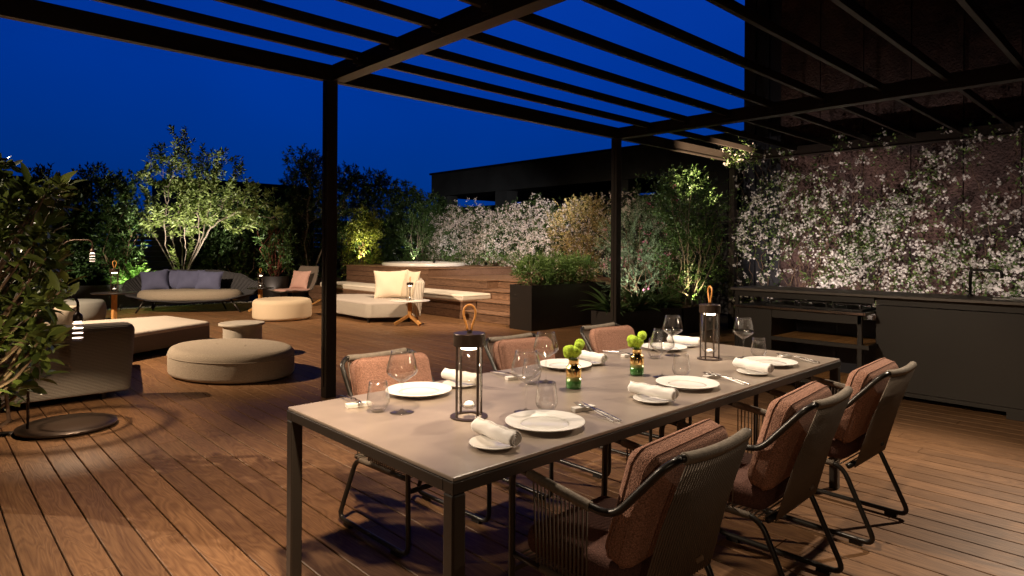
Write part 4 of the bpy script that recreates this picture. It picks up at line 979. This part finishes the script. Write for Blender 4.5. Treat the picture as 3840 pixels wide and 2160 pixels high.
def bush(name, label, cat, base, B, n, k, L, W, sl, lm, stem=M['redbark'], up=.5, tpl='simple', seed=0, shell=.5, group=None, nst=14, flat=.6, flowers=None, a0=72, a1=30, world=None):
    root = thing(name, label, cat, base, 0, group)
    P, D = blobs(n, B, shell, seed); D = nrm(D*.8+np.array([0, 0, up])+RNG.normal(0, .35, P.shape))
    keep = P[:, 2] > base[2]+.02; P, D = P[keep], D[keep]
    lp, ld = shoots(P, D, k, sl, a0, a1); n2 = len(lp)
    me = leaf_mesh('foliage', shift(lp, base), ld, L*RNG.uniform(.65, 1.15, n2), W*RNG.uniform(.75, 1.15, n2), tpl, flat)
    put('foliage', me, lm, root, smooth=False)
    mb = MB(); idx = np.random.default_rng(seed+1).choice(len(P), min(nst, len(P)), replace=False)
    stems_to(mb, (0, 0, 0), [tuple(P[i]-np.array(base)) for i in idx]); obj('stem', mb, stem, root, smooth=True)
    if flowers:
        nf, sz, fm, mode = flowers; fp, fd = blobs(nf, B, .88, seed+5)
        keep = fp[:, 2] > base[2]+.05; fp, fd = fp[keep], fd[keep]
        q = np.repeat(fp, 7, 0)+RNG.normal(0, .035, (len(fp)*7, 3)); nn = np.repeat(fd, 7, 0)+RNG.normal(0, .5, (len(fp)*7, 3))
        put('flower', star_mesh('flower', shift(q, base), nn, sz*RNG.uniform(.7, 1.2, len(q))), fm, root, smooth=False)
    return root
def planter(name, label, x0, x1, y0, y1, h, group=None):
    p = thing(name, label, 'planter', ((x0+x1)/2, (y0+y1)/2, 0), 0, group); t = .012; b = MB()
    b.box(x0, x1, y0, y0+t, .0, h); b.box(x0, x1, y1-t, y1, 0, h); b.box(x0, x0+t, y0+t, y1-t, 0, h); b.box(x1-t, x1, y0+t, y1-t, 0, h); b.box(x0+t, x1-t, y0+t, y1-t, 0, .02)
    obj('box', b, M['pot'], p, world=True); b = MB(); b.box(x0+t, x1-t, y0+t, y1-t, .03, h-.045); obj('soil', b, M['soil'], p, world=True); return p
planter('planter', 'tall black metal planter box beside the platform stairs', 7.37, 9.3, 7.32, 7.84, .745)
planter('planter', 'low dark planter box holding the strappy plants behind the slim pergola post', 7.25, 8.9, 5.48, 5.97, .45)
planter('planter', 'low dark planter box under the tall bush, nearest the vine-covered wall', 8.95, 10.1, 5.48, 6.2, .42)
GP = 'long black planters below the back hedge'
planter('planter', 'long black planter at the foot of the lit multi-stem tree', 3.3, 6.2, 16.15, 16.95, .5, GP)
planter('planter', 'long black planter behind the pouf under the dark left hedge', .2, 3.2, 16.15, 16.95, .5, GP)
planter('planter', 'long black planter behind the rocking chair under the dark hedge', 7.3, 8.7, 16.15, 16.95, .5, GP)
rp_ = thing('round_pot', 'round black pot holding the red-stemmed shrub behind the small side table', 'pot', (6.66, 15.72, 0))
b = MB(); b.lathe([(.0001, .0), (.27, .0), (.30, .02), (.335, .6), (.335, .62), (.32, .62), (.315, .56), (.0001, .56)], 48); obj('pot_body', b, M['pot'], rp_, smooth=True, auto=True)
b = MB(); b.lathe([(.314, .565), (.0001, .572)], 32); obj('soil', b, M['soil'], rp_)

# main lit multi-stem tree, grown towards points spread through its crown
def colonize(stems, A, step=.11, infl=1.1, kill=.17, iters=60):
    P = []; par = []
    for s in stems:
        last = -1
        for p in resample(s, step): P.append(np.array(p)); par.append(last); last = len(P)-1
    A = np.array(A)
    for _ in range(iters):
        if not len(A): break
        X = np.array(P); d = np.linalg.norm(A[:, None]-X[None], axis=2); j = d.argmin(1); dm = d.min(1); ok = dm < infl
        if not ok.any(): infl *= 1.3; continue
        acc = {}
        for a_, q, f_ in zip(A, j, ok):
            if f_: acc.setdefault(q, []).append(a_-P[q])
        for q, l in acc.items():
            v = sum(x/np.linalg.norm(x) for x in l); v = v/max(np.linalg.norm(v), 1e-6)+RNG.normal(0, .16, 3)+np.array([0, 0, .06]); v /= np.linalg.norm(v)
            P.append(P[q]+v*step); par.append(q)
        X = np.array(P); d = np.linalg.norm(A[:, None]-X[None], axis=2).min(1); A = A[d > kill]
    return np.array(P), par
def tree_mesh(P, par, rt=.0042, ex=2.3):
    n = len(P); r = np.full(n, 0.); ch = [0]*n
    for i in range(n-1, -1, -1):
        if ch[i] == 0: r[i] = rt**ex
        if par[i] >= 0: r[par[i]] += r[i]; ch[par[i]] += 1
    r = r**(1/ex); mb = MB()
    for i in range(n):
        if par[i] >= 0: mb.tube([P[par[i]], P[i]], [min(r[par[i]], r[i]*1.35), r[i]], 6, cap=False)
    return mb, r, ch
def grown_tree(label, base, B, natt, nstem, spread, h0, leafm, L, W, barkm, seed, kl=7, sl=.16, rt=.0042, up=.45, leafiness=1.0, group=None):
    rg = np.random.default_rng(seed); random.seed(seed)
    A, _ = blobs(natt, B, .15, seed); stems = []
    for i in range(nstem):
        a = 2*math.pi*i/nstem+rg.uniform(-.3, .3); s = spread*rg.uniform(.55, 1.1)
        stems.append([(base[0]+.05*math.cos(a), base[1]+.05*math.sin(a), base[2]), (base[0]+s*.38*math.cos(a), base[1]+s*.38*math.sin(a), base[2]+h0*.42), (base[0]+s*math.cos(a), base[1]+s*math.sin(a), base[2]+h0*rg.uniform(.8, 1.15))])
    P, par = colonize([fil(s, .25, 6) for s in stems], A); mb, r, ch = tree_mesh(P, par, rt)
    root = thing('tree', label, 'tree', base, 0, group)
    mb.v = [(p[0]-base[0], p[1]-base[1], p[2]-base[2]) for p in mb.v]; obj('trunk', mb, barkm, root, smooth=True)
    tip = [i for i in range(len(P)) if ch[i] == 0 or (r[i] < rt*1.9 and rg.random() < .35*leafiness)]
    D = np.array([nrm(P[i]-P[par[i]]) for i in tip]); D = nrm(D+np.array([0, 0, up])+rg.normal(0, .25, D.shape))
    lp, ld = shoots(P[tip], D, kl, sl, 80, 35); n2 = len(lp)
    put('crown', leaf_mesh('crown', shift(lp, base), ld, L*RNG.uniform(.6, 1.2, n2), W*RNG.uniform(.7, 1.2, n2), 'simple', .45), leafm, root, smooth=False)
    return root
BX, BY = 4.72, 16.5
grown_tree('spreading multi-stem tree with pale lit branches and open crown behind the rope sofa', (BX, BY, .455),
    cam_blobs(BX, BY, [(-1.15, 0, 2.5, .68, .6, .62), (-.05, 0, 3.05, .85, .8, .75), (.95, .1, 3.2, .55, .6, .55), (1.5, 0, 2.35, .72, .6, .62), (-.1, 0, 3.95, .28, .3, .34), (.1, -.3, 1.95, 1.2, .7, .42), (-.95, -.2, 1.8, .45, .4, .25), (1.8, 0, 2.0, .35, .4, .3), (.5, 0, 2.6, .8, .7, .5)]),
    620, 10, .62, .95, L_['pale'], .13, .058, M['bark'], 3, 11, .18, rt=.0036, leafiness=3.2)
grown_tree('slim pale-branched shrub tree in the dark just left of the tall pergola post', (8.0, 16.5, .455),
    cam_blobs(8.0, 16.5, [(.1, 0, 3.1, .75, .7, .8), (-.3, 0, 2.5, .7, .6, .6), (.3, 0, 3.8, .35, .35, .3), (.5, 0, 2.4, .6, .6, .6)]), 300, 6, .5, .9, L_['dark'], .12, .05, M['bark'], 9, 9, .18, leafiness=2.2)

# dark evergreen hedge trees along the back
GH = 'dark evergreen hedge shrubs along the back'
hed = [(.9, 16.75, 2.75, .75, 'dark bushy evergreen at the far left, behind the near glossy shrub'),
       (2.15, 16.75, 2.85, .75, 'dark bushy evergreen behind the taller floor lamp'),
       (3.15, 17.0, 3.05, .7, 'dark bushy evergreen immediately left of the lit multi-stem tree'),
       (6.05, 17.2, 2.75, .75, 'dark evergreen immediately right of the lit multi-stem tree'),
       (8.15, 17.2, 4.05, .85, 'tallest dark evergreen, rising left of the tall pergola post'),
       (9.35, 16.9, 3.65, .75, 'dark evergreen just right of the tall pergola post'),
       (10.35, 16.9, 3.6, .75, 'dark evergreen second right of the tall pergola post'),
       (11.35, 16.9, 3.3, .7, 'dark evergreen left of the concrete roof structure'),
       (12.35, 16.7, 3.0, .7, 'dark evergreen touching the corner of the concrete roof structure')]
for i, (x, y, h, r_, lb) in enumerate(hed):
    z0 = -.02
    B = [(x, y, h*.36, r_, r_*.8, h*.38), (x+.1, y, h*.68, r_*.85, r_*.7, h*.26), (x-.1, y, h-.32, r_*.5, r_*.5, .34), (x+.25, y-.05, h-.5, r_*.5, r_*.4, .32)]
    bush('evergreen', lb, 'shrub', (x, y, z0), B, 1050, 8, .115, .048, .16, L_['dark'], M['vine'], .45, seed=20+i, group=GH, nst=16)
# lit plants among them
bush('photinia', 'red-stemmed leafy shrub growing in the round black pot', 'shrub', (6.66, 15.72, .565), [(6.66, 15.72, 1.55, .42, .42, .75), (6.6, 15.75, 2.15, .36, .36, .42), (6.7, 15.7, 1.0, .36, .36, .34)], 330, 7, .10, .036, .15, L_['mid'], M['redbark'], .6, seed=41, nst=26)
bush('leafy_shrub', 'small green-tipped shrub in the dark left of the lit tree', 'shrub', (3.35, 16.3, .455), [(3.35, 16.2, 1.3, .45, .4, .7), (3.3, 16.2, 2.0, .28, .28, .4)], 170, 7, .11, .04, .14, L_['mid'], M['vine'], .6, seed=42)
root = thing('fern', 'bright green feathery fern uplit behind the left end of the rope sofa', 'fern', (3.62, 15.95, .42))
lp, ld = [], []
for i in range(64):
    a = RNG.uniform(0, 6.3); ln = RNG.uniform(.55, .95); el0 = RNG.uniform(.5, 1.4)
    for j in range(30):
        t = j/29; el1 = el0-1.2*t*t; p = np.array([math.cos(a)*math.cos(el0)*ln*t, math.sin(a)*math.cos(el0)*ln*t, math.sin(el0)*ln*t-.28*ln*t*t*1.2])
        s = np.array([-math.sin(a), math.cos(a), 0])
        for sg in (1, -1): lp.append(p); ld.append(s*sg+np.array([math.cos(a), math.sin(a), .2])*.7+RNG.normal(0, .15, 3))
lp = np.array(lp); put('frond', leaf_mesh('frond', lp, ld, .075*RNG.uniform(.5, 1.1, len(lp)), .02, 'simple'), L_['fern'], root, smooth=False)
bush('yellow_shrub', 'yellow-green shrub glowing above an uplight behind the hot tub platform', 'shrub', (9.35, 16.15, -.02), [(9.35, 16.1, 1.2, .5, .4, .8), (9.4, 16.1, 2.0, .42, .4, .5)], 420, 7, .085, .034, .13, L_['yellow'], M['vine'], .5, seed=43)
bush('willow_shrub', 'narrow-leaved shrub with pale bare twigs left of the white flower hedge', 'shrub', (11.3, 16.2, -.02), [(11.3, 16.1, 1.5, .6, .45, .9), (11.6, 16.1, 2.2, .5, .4, .5)], 420, 8, .12, .026, .2, L_['mid'], M['bark'], .7, seed=44, nst=34)
root = thing('spiky_plant', 'spiky green plant at the foot of the glowing yellow-green shrub', 'plant', (9.55, 15.98, .85))
dd = np.c_[RNG.normal(0, .5, (34, 2)), RNG.uniform(.6, 1.3, 34)]; put('leaves', leaf_mesh('leaves', RNG.normal(0, .03, (34, 3))*np.array([1, 1, 0]), dd, RNG.uniform(.3, .55, 34), .035, 'strap', .2), L_['fern'], root, smooth=True)
for lb, (x0, x1, y0, y1), n_ in (('dark slatted timber screen behind the back hedge', (-4, 12.4, 17.95, 17.99), 16), ('dark slatted timber screen behind the flowering hedges', (12.3, 12.34, 5.7, 17.9), 16)):
    fe = thing('screen', lb, 'fence', ((x0+x1)/2, (y0+y1)/2, -.02)); b = MB()
    for i in range(n_): b.box(x0, x1, y0, y1, .02+.135*i, .02+.135*i+.12)
    obj('slats', b, M['navy'], fe, world=True); 
    for i in range(7):
        b = MB(); u = .3+i*(max(x1-x0, y1-y0)-.6)/6
        if x1-x0 > 1: b.box(x0+u, x0+u+.07, y1+.001, y1+.07, -.02, 2.2)
        else: b.box(x1+.001, x1+.07, y0+u, y0+u+.07, -.02, 2.2)
        obj('post', b, M['navy'], fe, world=True)
# white flowering hedge behind the tub (star jasmine) and its dimmer continuation to the right
def jas_hedge(label, y0, y1, n_leaf, n_fl, seed, h=2.42, lm=L_['mid']):
    base = (11.85, (y0+y1)/2, -.02); root = thing('jasmine_hedge', label, 'hedge', base); rg = np.random.default_rng(seed)
    def pts(n):
        y = rg.uniform(y0, y1, n); topz = h+.10*np.sin(y*2.3)+.08*np.sin(y*5.1+1); z = .75+(topz-.75)*rg.random(n)**.85
        x = 11.72-.16*rg.random(n)-.10*np.sin(y*3+z*4)+np.where(rg.random(n) < .1, .25, 0); return np.c_[x, y, z+np.where(z > topz-.1, rg.exponential(.06, n), 0)]
    P = pts(n_leaf); D = nrm(np.array([-.8, -.1, .3])+rg.normal(0, .6, P.shape)); lp, ld = shoots(P, D, 6, .12)
    put('foliage', leaf_mesh('foliage', shift(lp, base), ld, .06*rg.uniform(.6, 1.2, len(lp)), .028, 'simple'), lm, root, smooth=False)
    P = pts(n_fl); P[:, 0] -= .06; q = np.repeat(P, 8, 0)+rg.normal(0, .034, (n_fl*8, 3)); nn = np.array([-.75, -.35, .35])+rg.normal(0, .5, q.shape)
    put('flower', star_mesh('flower', shift(q, base), nn, .022*rg.uniform(.7, 1.2, len(q))), M['petal'], root, smooth=False)
    mb = MB(); 
    for i in range(20): yy = y0+(y1-y0)*(i+.5)/20; mb.tube([(11.95-base[0], yy-base[1], 0), (11.85-base[0], yy-base[1]+.1, 1.2), (11.75-base[0], yy-base[1], 2.2)], [.014, .01, .004], 5)
    obj('stem', mb, M['vine'], root, smooth=True)
jas_hedge('hedge smothered in white blossom behind the hot tub', 10.6, 15.9, 2600, 1900, 61)
jas_hedge('darker flowering hedge partly hidden behind the slim pergola post', 6.9, 10.6, 1300, 700, 62, 2.46, L_['dark'])
GL2 = 'low green shrubs in front of the white flower hedge'
for i, yy in enumerate((15.4, 14.2, 13.0, 11.9, 10.8, 9.8)):
    bush('low_shrub', ('low feathery green shrub at the foot of the white flower hedge, number %d counting from the left' % (i+1)).replace('number 1 counting from the left', 'at its left end').replace('number 6 counting from the left', 'at its right end')
         .replace('number 2 counting', 'second').replace('number 3 counting', 'third').replace('number 4 counting', 'fourth').replace('number 5 counting', 'fifth'), 'shrub', (11.55, yy, .86 if yy > 8 else .68), [(11.52, yy, .93, .3, .62, .30)], 260, 8, .05, .016, .09, L_['low'], M['vine'], .7, seed=70+i, group=GL2, nst=8)
# planter at the stairs: low mixed greenery, then the glowing bronze-tipped shrub
GQ = 'low green plants in the tall black planter'
for i, (x, lb) in enumerate(((7.75, 'low leafy plant at the near end of the tall black planter'), (8.35, 'low leafy plant in the middle of the tall black planter'), (8.9, 'low leafy plant at the far end of the tall black planter'))):
    bush('low_plant', lb, 'plant', (x, 7.6, .70), [(x, 7.62, .92, .36, .26, .26)], 210, 8, .075, .02, .10, L_['low'], M['vine'], .7, seed=80+i, group=GQ, nst=14)
root = thing('spiky_plant', 'spiky-leaved plant sticking up from the tall black planter', 'plant', (8.05, 7.66, .70))
dd = np.c_[RNG.normal(0, .7, (30, 2)), RNG.uniform(.5, 1.2, 30)]; put('leaves', leaf_mesh('leaves', RNG.normal(0, .03, (30, 3))*np.array([1, 1, 0]), dd, RNG.uniform(.35, .6, 30), .032, 'strap', .2), L_['strap'], root, smooth=True)
bush('glowing_shrub', 'round shrub with golden lit leaves left of the slim pergola post', 'shrub', (9.75, 8.35, -.02), [(9.72, 8.3, 1.0, .42, .42, .6), (9.75, 8.35, 1.75, .62, .62, .55), (9.9, 8.2, 2.05, .45, .45, .3)], 620, 8, .055, .024, .13, L_['bronze'], M['vine'], .5, seed=45, nst=20)
bush('grevillea', 'silver-green needle-leaved shrub with pink flowers behind the slim pergola post', 'shrub', (9.4, 6.75, -.02), [(9.35, 6.75, .95, .58, .58, .6), (9.4, 6.75, 1.5, .60, .60, .5), (9.5, 6.65, 1.95, .34, .34, .22)], 760, 12, .05, .009, .15, L_['silver'], M['vine'], .75, seed=46, nst=24, flowers=(26, .022, M['pink'], 0), a0=60, a1=25)
bush('tall_bush', 'tall dark leafy bush between the pink-flowered shrub and the jasmine wall', 'shrub', (9.75, 5.85, .37), [(9.75, 5.85, 1.15, .62, .5, .75), (9.8, 5.85, 2.0, .66, .55, .6), (9.75, 5.95, 2.45, .45, .4, .25)], 900, 8, .062, .028, .15, L_['mid'], M['bark'], .5, seed=47, nst=22, flowers=(10, .018, M['pink'], 0))
bush('tall_bush', 'dark bush at the back under the roof structure, right of the slim pergola post', 'shrub', (11.0, 7.1, -.02), [(11.0, 7.1, 1.4, .8, .6, .9), (11.0, 7.1, 2.4, .7, .55, .5)], 620, 7, .08, .032, .15, L_['dark'], M['vine'], .5, seed=48)
GA = 'strappy-leaved plants in the low planter'
for i, (x, y, lb) in enumerate(((7.45, 5.74, 'strappy-leaved plant just left of the slim pergola post'), (8.0, 5.70, 'strappy-leaved plant just right of the slim pergola post'), (8.6, 5.7, 'smaller strappy-leaved plant under the pink-flowered shrub'))):
    root = thing('agapanthus', lb, 'plant', (x, y, .405), 0, GA); n_ = 46; az = RNG.uniform(0, 6.3, n_); el_ = RNG.uniform(.35, 1.35, n_)
    dd = np.c_[np.cos(az)*np.cos(el_), np.sin(az)*np.cos(el_), np.sin(el_)]
    put('leaves', leaf_mesh('leaves', np.c_[np.cos(az)*.03, np.sin(az)*.03, np.zeros(n_)], dd, RNG.uniform(.36, .62, n_)*(.8 if i == 2 else 1), .036, 'strap', .15), L_['strap'], root, smooth=True)
    bush('ground_plant', ('fine-leaved green filler beside ' + lb).replace('smaller ', 'the smaller ')[:90], 'plant', (x+.2, y-.05, .405), [(x+.2, y-.05, .5, .24, .18, .2)], 90, 8, .04, .012, .08, L_['mid'], M['vine'], .7, seed=90+i, group='fine-leaved fillers in the low planter', nst=10)

# near shrub with large glossy leaves at the left edge
NB = (.02, 4.95, 0)
root = thing('glossy_shrub', 'large dark glossy-leaved shrub at the left edge, its top leaves lit yellow', 'shrub', NB)
tips, dirs = [], []
def nb(px_, py_, d): 
    dx, dy = px_-1920, py_-930; c, s = math.cos(.006), math.sin(.006); u, v = dx*c+dy*s, -dx*s+dy*c; r = u/2385*d
    return np.array([d*CT+r*ST, d*ST-r*CT, EYE-v/2385*d])
for (x0, x1, y0, y1, n_) in ((-150, 40, 560, 900, 12), (-60, 210, 720, 960, 24), (40, 250, 700, 800, 9), (-100, 240, 950, 1180, 32), (-100, 175, 1150, 1330, 26), (40, 190, 1250, 1440, 9), (-150, 60, 1300, 1520, 14), (-10, 30, 560, 700, 3)):
    for _ in range(int(n_*1.35)):
        p = nb(random.uniform(x0, x1), random.uniform(y0, y1), random.uniform(3.4, 4.3)); tips.append(p)
        q = p-np.array([NB[0], NB[1], p[2]-.25]); dirs.append(nrm(q*.8+np.array([0, 0, .55])+RNG.normal(0, .35, 3)))
tips = np.array(tips); dirs = np.array(dirs); lp, ld = shoots(tips-dirs*.12, dirs, 9, .17, 85, 35)
put('foliage', leaf_mesh('foliage', shift(lp, NB), ld, (.118*RNG.uniform(.55, 1.2, len(lp))), .046*RNG.uniform(.8, 1.15, len(lp)), 'big', .4), L_['near'], root, smooth=True)
mb = MB(); stems_to(mb, (0, 0, 0), [tuple(t-np.array(NB)) for t in tips[::2]], .016, .06, 6); obj('stem', mb, M['vine'], root, smooth=True)

# jasmine on the stone wall
JB = (10.25, 3.1, 0); root = thing('jasmine_vine', 'white-flowering jasmine vine covering the stone wall and climbing to the pergola', 'climbing plant', JB)
rg = np.random.default_rng(99); mb = MB(); trails = []
for i in range(62):
    y = rg.uniform(.4, 5.25); z = 0.; pts_ = [(10.3, y, 0.)]; ym = 1.2*0
    zt = rg.uniform(1.2, 3.15) if y < 4.6 else rg.uniform(1.8, 3.0)
    while z < zt:
        z += rg.uniform(.06, .12); y += rg.normal(0, .045); pts_.append((10.30+rg.normal(0, .025), y, z))
    trails.append(np.array(pts_)); mb.tube([(p[0]-JB[0], p[1]-JB[1], p[2]) for p in pts_], np.linspace(.006, .002, len(pts_)), 4)
obj('stem', mb, M['vine'], root, smooth=True)
def wallpts(n, pw):
    y = rg.uniform(.3, 5.3, n); z = .15+2.85*rg.random(n)**pw
    f = .5+.5*np.sin(y*2.1+1)*np.sin(z*2.6+y*1.3)+.25*np.sin(y*6+z*5); edge = 2.80+.24*np.sin(y*2.7)+.16*np.sin(y*6.1+2)
    k = (rg.random(n) < .12+.95*np.clip(f, 0, 1)**1.4) & (z < edge+rg.exponential(.05, n)) & ~((y > 4.65) & (rg.random(n) < .35)) & ~((z > 2.2) & (rg.random(n) < .28))
    y, z = y[k], z[k]; return np.c_[10.33-rg.gamma(2, .035, len(y)), y, z]
Ptop = np.c_[rg.uniform(9.75, 10.25, 26), rg.uniform(4.75, 5.45, 26), rg.uniform(2.78, 3.06, 26)]
Prow = np.c_[rg.normal(10.22, .05, 70), rg.uniform(.6, 5.2, 70), rg.normal(2.95, .07, 70)]; Prow = Prow[np.sin(Prow[:, 1]*4.4) > -.35]
P = np.vstack([wallpts(3700, .95), Ptop, Prow]); print('jasmine clusters', len(P))
q = np.repeat(P, 9, 0)+rg.normal(0, .027, (len(P)*9, 3)); nn = np.array([-.85, -.1, .3])+rg.normal(0, .45, q.shape)
put('flower', star_mesh('flower', shift(q, JB), nn, (.0172)*rg.uniform(.75, 1.25, len(q))), M['petal_y'], root, smooth=False)
P = np.vstack([wallpts(4800, 1.0), np.repeat(Ptop, 3, 0)+rg.normal(0, .06, (78, 3)), np.repeat(Prow, 2, 0)+rg.normal(0, .05, (len(Prow)*2, 3))]); P[:, 0] += .02; D = nrm(np.array([-.7, 0, .1])+rg.normal(0, .7, P.shape)); lp, ld = shoots(P, D, 4, .10, 80, 40)
put('foliage', leaf_mesh('foliage', shift(lp, JB), ld, .058*rg.uniform(.6, 1.2, len(lp)), .028, 'simple'), L_['vine'], root, smooth=False)

# ------------------------------------------------------------------ garden spotlights
def uplight(label, pos, tgt, e, size, col=WARM, blend=.7):
    p = thing('garden_spotlight', label, 'spotlight', pos, 0, 'small black garden spotlights'); d = (Vector(tgt)-Vector(pos)).normalized(); h = Vector((0, 0, .09))
    b = MB(); b.tube([(0, 0, 0), (0, 0, .09)], .006, 6); obj('stake', b, M['black'], p, smooth=True)
    b = MB(); b.tube([h-d*.04, h+d*.03, h+d*.05], [.022, .026, .026], 14, cap=False); b.tube([h-d*.041, h-d*.04], .022, 14); obj('can', b, M['black'], p, smooth=True)
    spot('garden_lamp', Vector(pos)+h+d*.02, tgt, e*1.6, size, blend, col, .02)
uplight('garden spotlight in front of the multi-stem tree', (3.7, 14.9, 0), (4.6, 16.5, 2.9), 540, 66, WHITE)
uplight('garden spotlight right of the multi-stem tree', (6.0, 15.0, 0), (5.2, 16.5, 2.9), 470, 66, WHITE)
uplight('added fill spotlight before the dark hedge left of the taller floor lamp', (2.2, 15.5, 0), (2.4, 16.7, 1.7), 40, 90, (1, .95, .7))  # extra lamp added only to brighten the dark hedge
uplight('added fill spotlight behind the rocking chair', (7.7, 15.6, 0), (8.1, 16.9, 2.0), 40, 80, (1, .95, .7))  # another added lamp, keeps the hedge green between the lit plants
uplight('garden spotlight at the fern', (3.2, 15.3, 0), (3.65, 16.0, .9), 110, 80, (.95, 1, .7))
uplight('garden spotlight at the red-stemmed shrub', (6.35, 15.3, 0), (6.66, 15.7, 1.5), 35, 80, WHITE)
uplight('garden spotlight under the glowing yellow-green shrub', (9.15, 15.86, .87), (9.4, 16.2, 1.9), 150, 100, YEL)
uplight('garden spotlight behind the hot tub at the narrow-leaved shrub', (10.9, 15.8, .87), (11.3, 16.2, 2.2), 50, 90, WHITE)
uplight('garden spotlight below the white flower hedge, left', (11.0, 14.9, .87), (11.75, 14.7, 1.9), 14, 130, COOL)
uplight('garden spotlight below the white flower hedge, right', (11.0, 12.9, .87), (11.75, 12.7, 1.9), 14, 130, COOL)
uplight('garden spotlight inside the golden shrub', (9.4, 8.1, 0), (9.75, 8.3, 1.7), 230, 95, YEL)
uplight('garden spotlight at the pink-flowered shrub', (8.75, 6.3, 0), (9.35, 6.7, 1.5), 90, 85, (1, .95, .8))
uplight('garden spotlight in the planter under the tall bush', (9.45, 5.62, .375), (9.8, 5.85, 2.2), 45, 110, YEL)
uplight('garden spotlight at the foot of the vine pillar', (8.7, 3.3, 0), (9.2, 5.25, 2.93), 4200, 30)
for yy, e_ in ((4.3, 70), (3.2, 58), (2.1, 40), (1.0, 22)):
    uplight('garden spotlight at the wall behind the kitchen, %s' % {4.3: 'nearest the corner pillar', 3.2: 'behind the trolley', 2.1: 'behind the solid counter', 1.0: 'below the tap'}[yy], (8.5, yy, 0), (10.35, yy, 1.5), e_*2.2, 66, (1, .84, .76))
uplight('garden spotlight at the near glossy shrub', (.15, 4.25, .0), (.3, 4.95, 1.7), 24, 70, YEL)
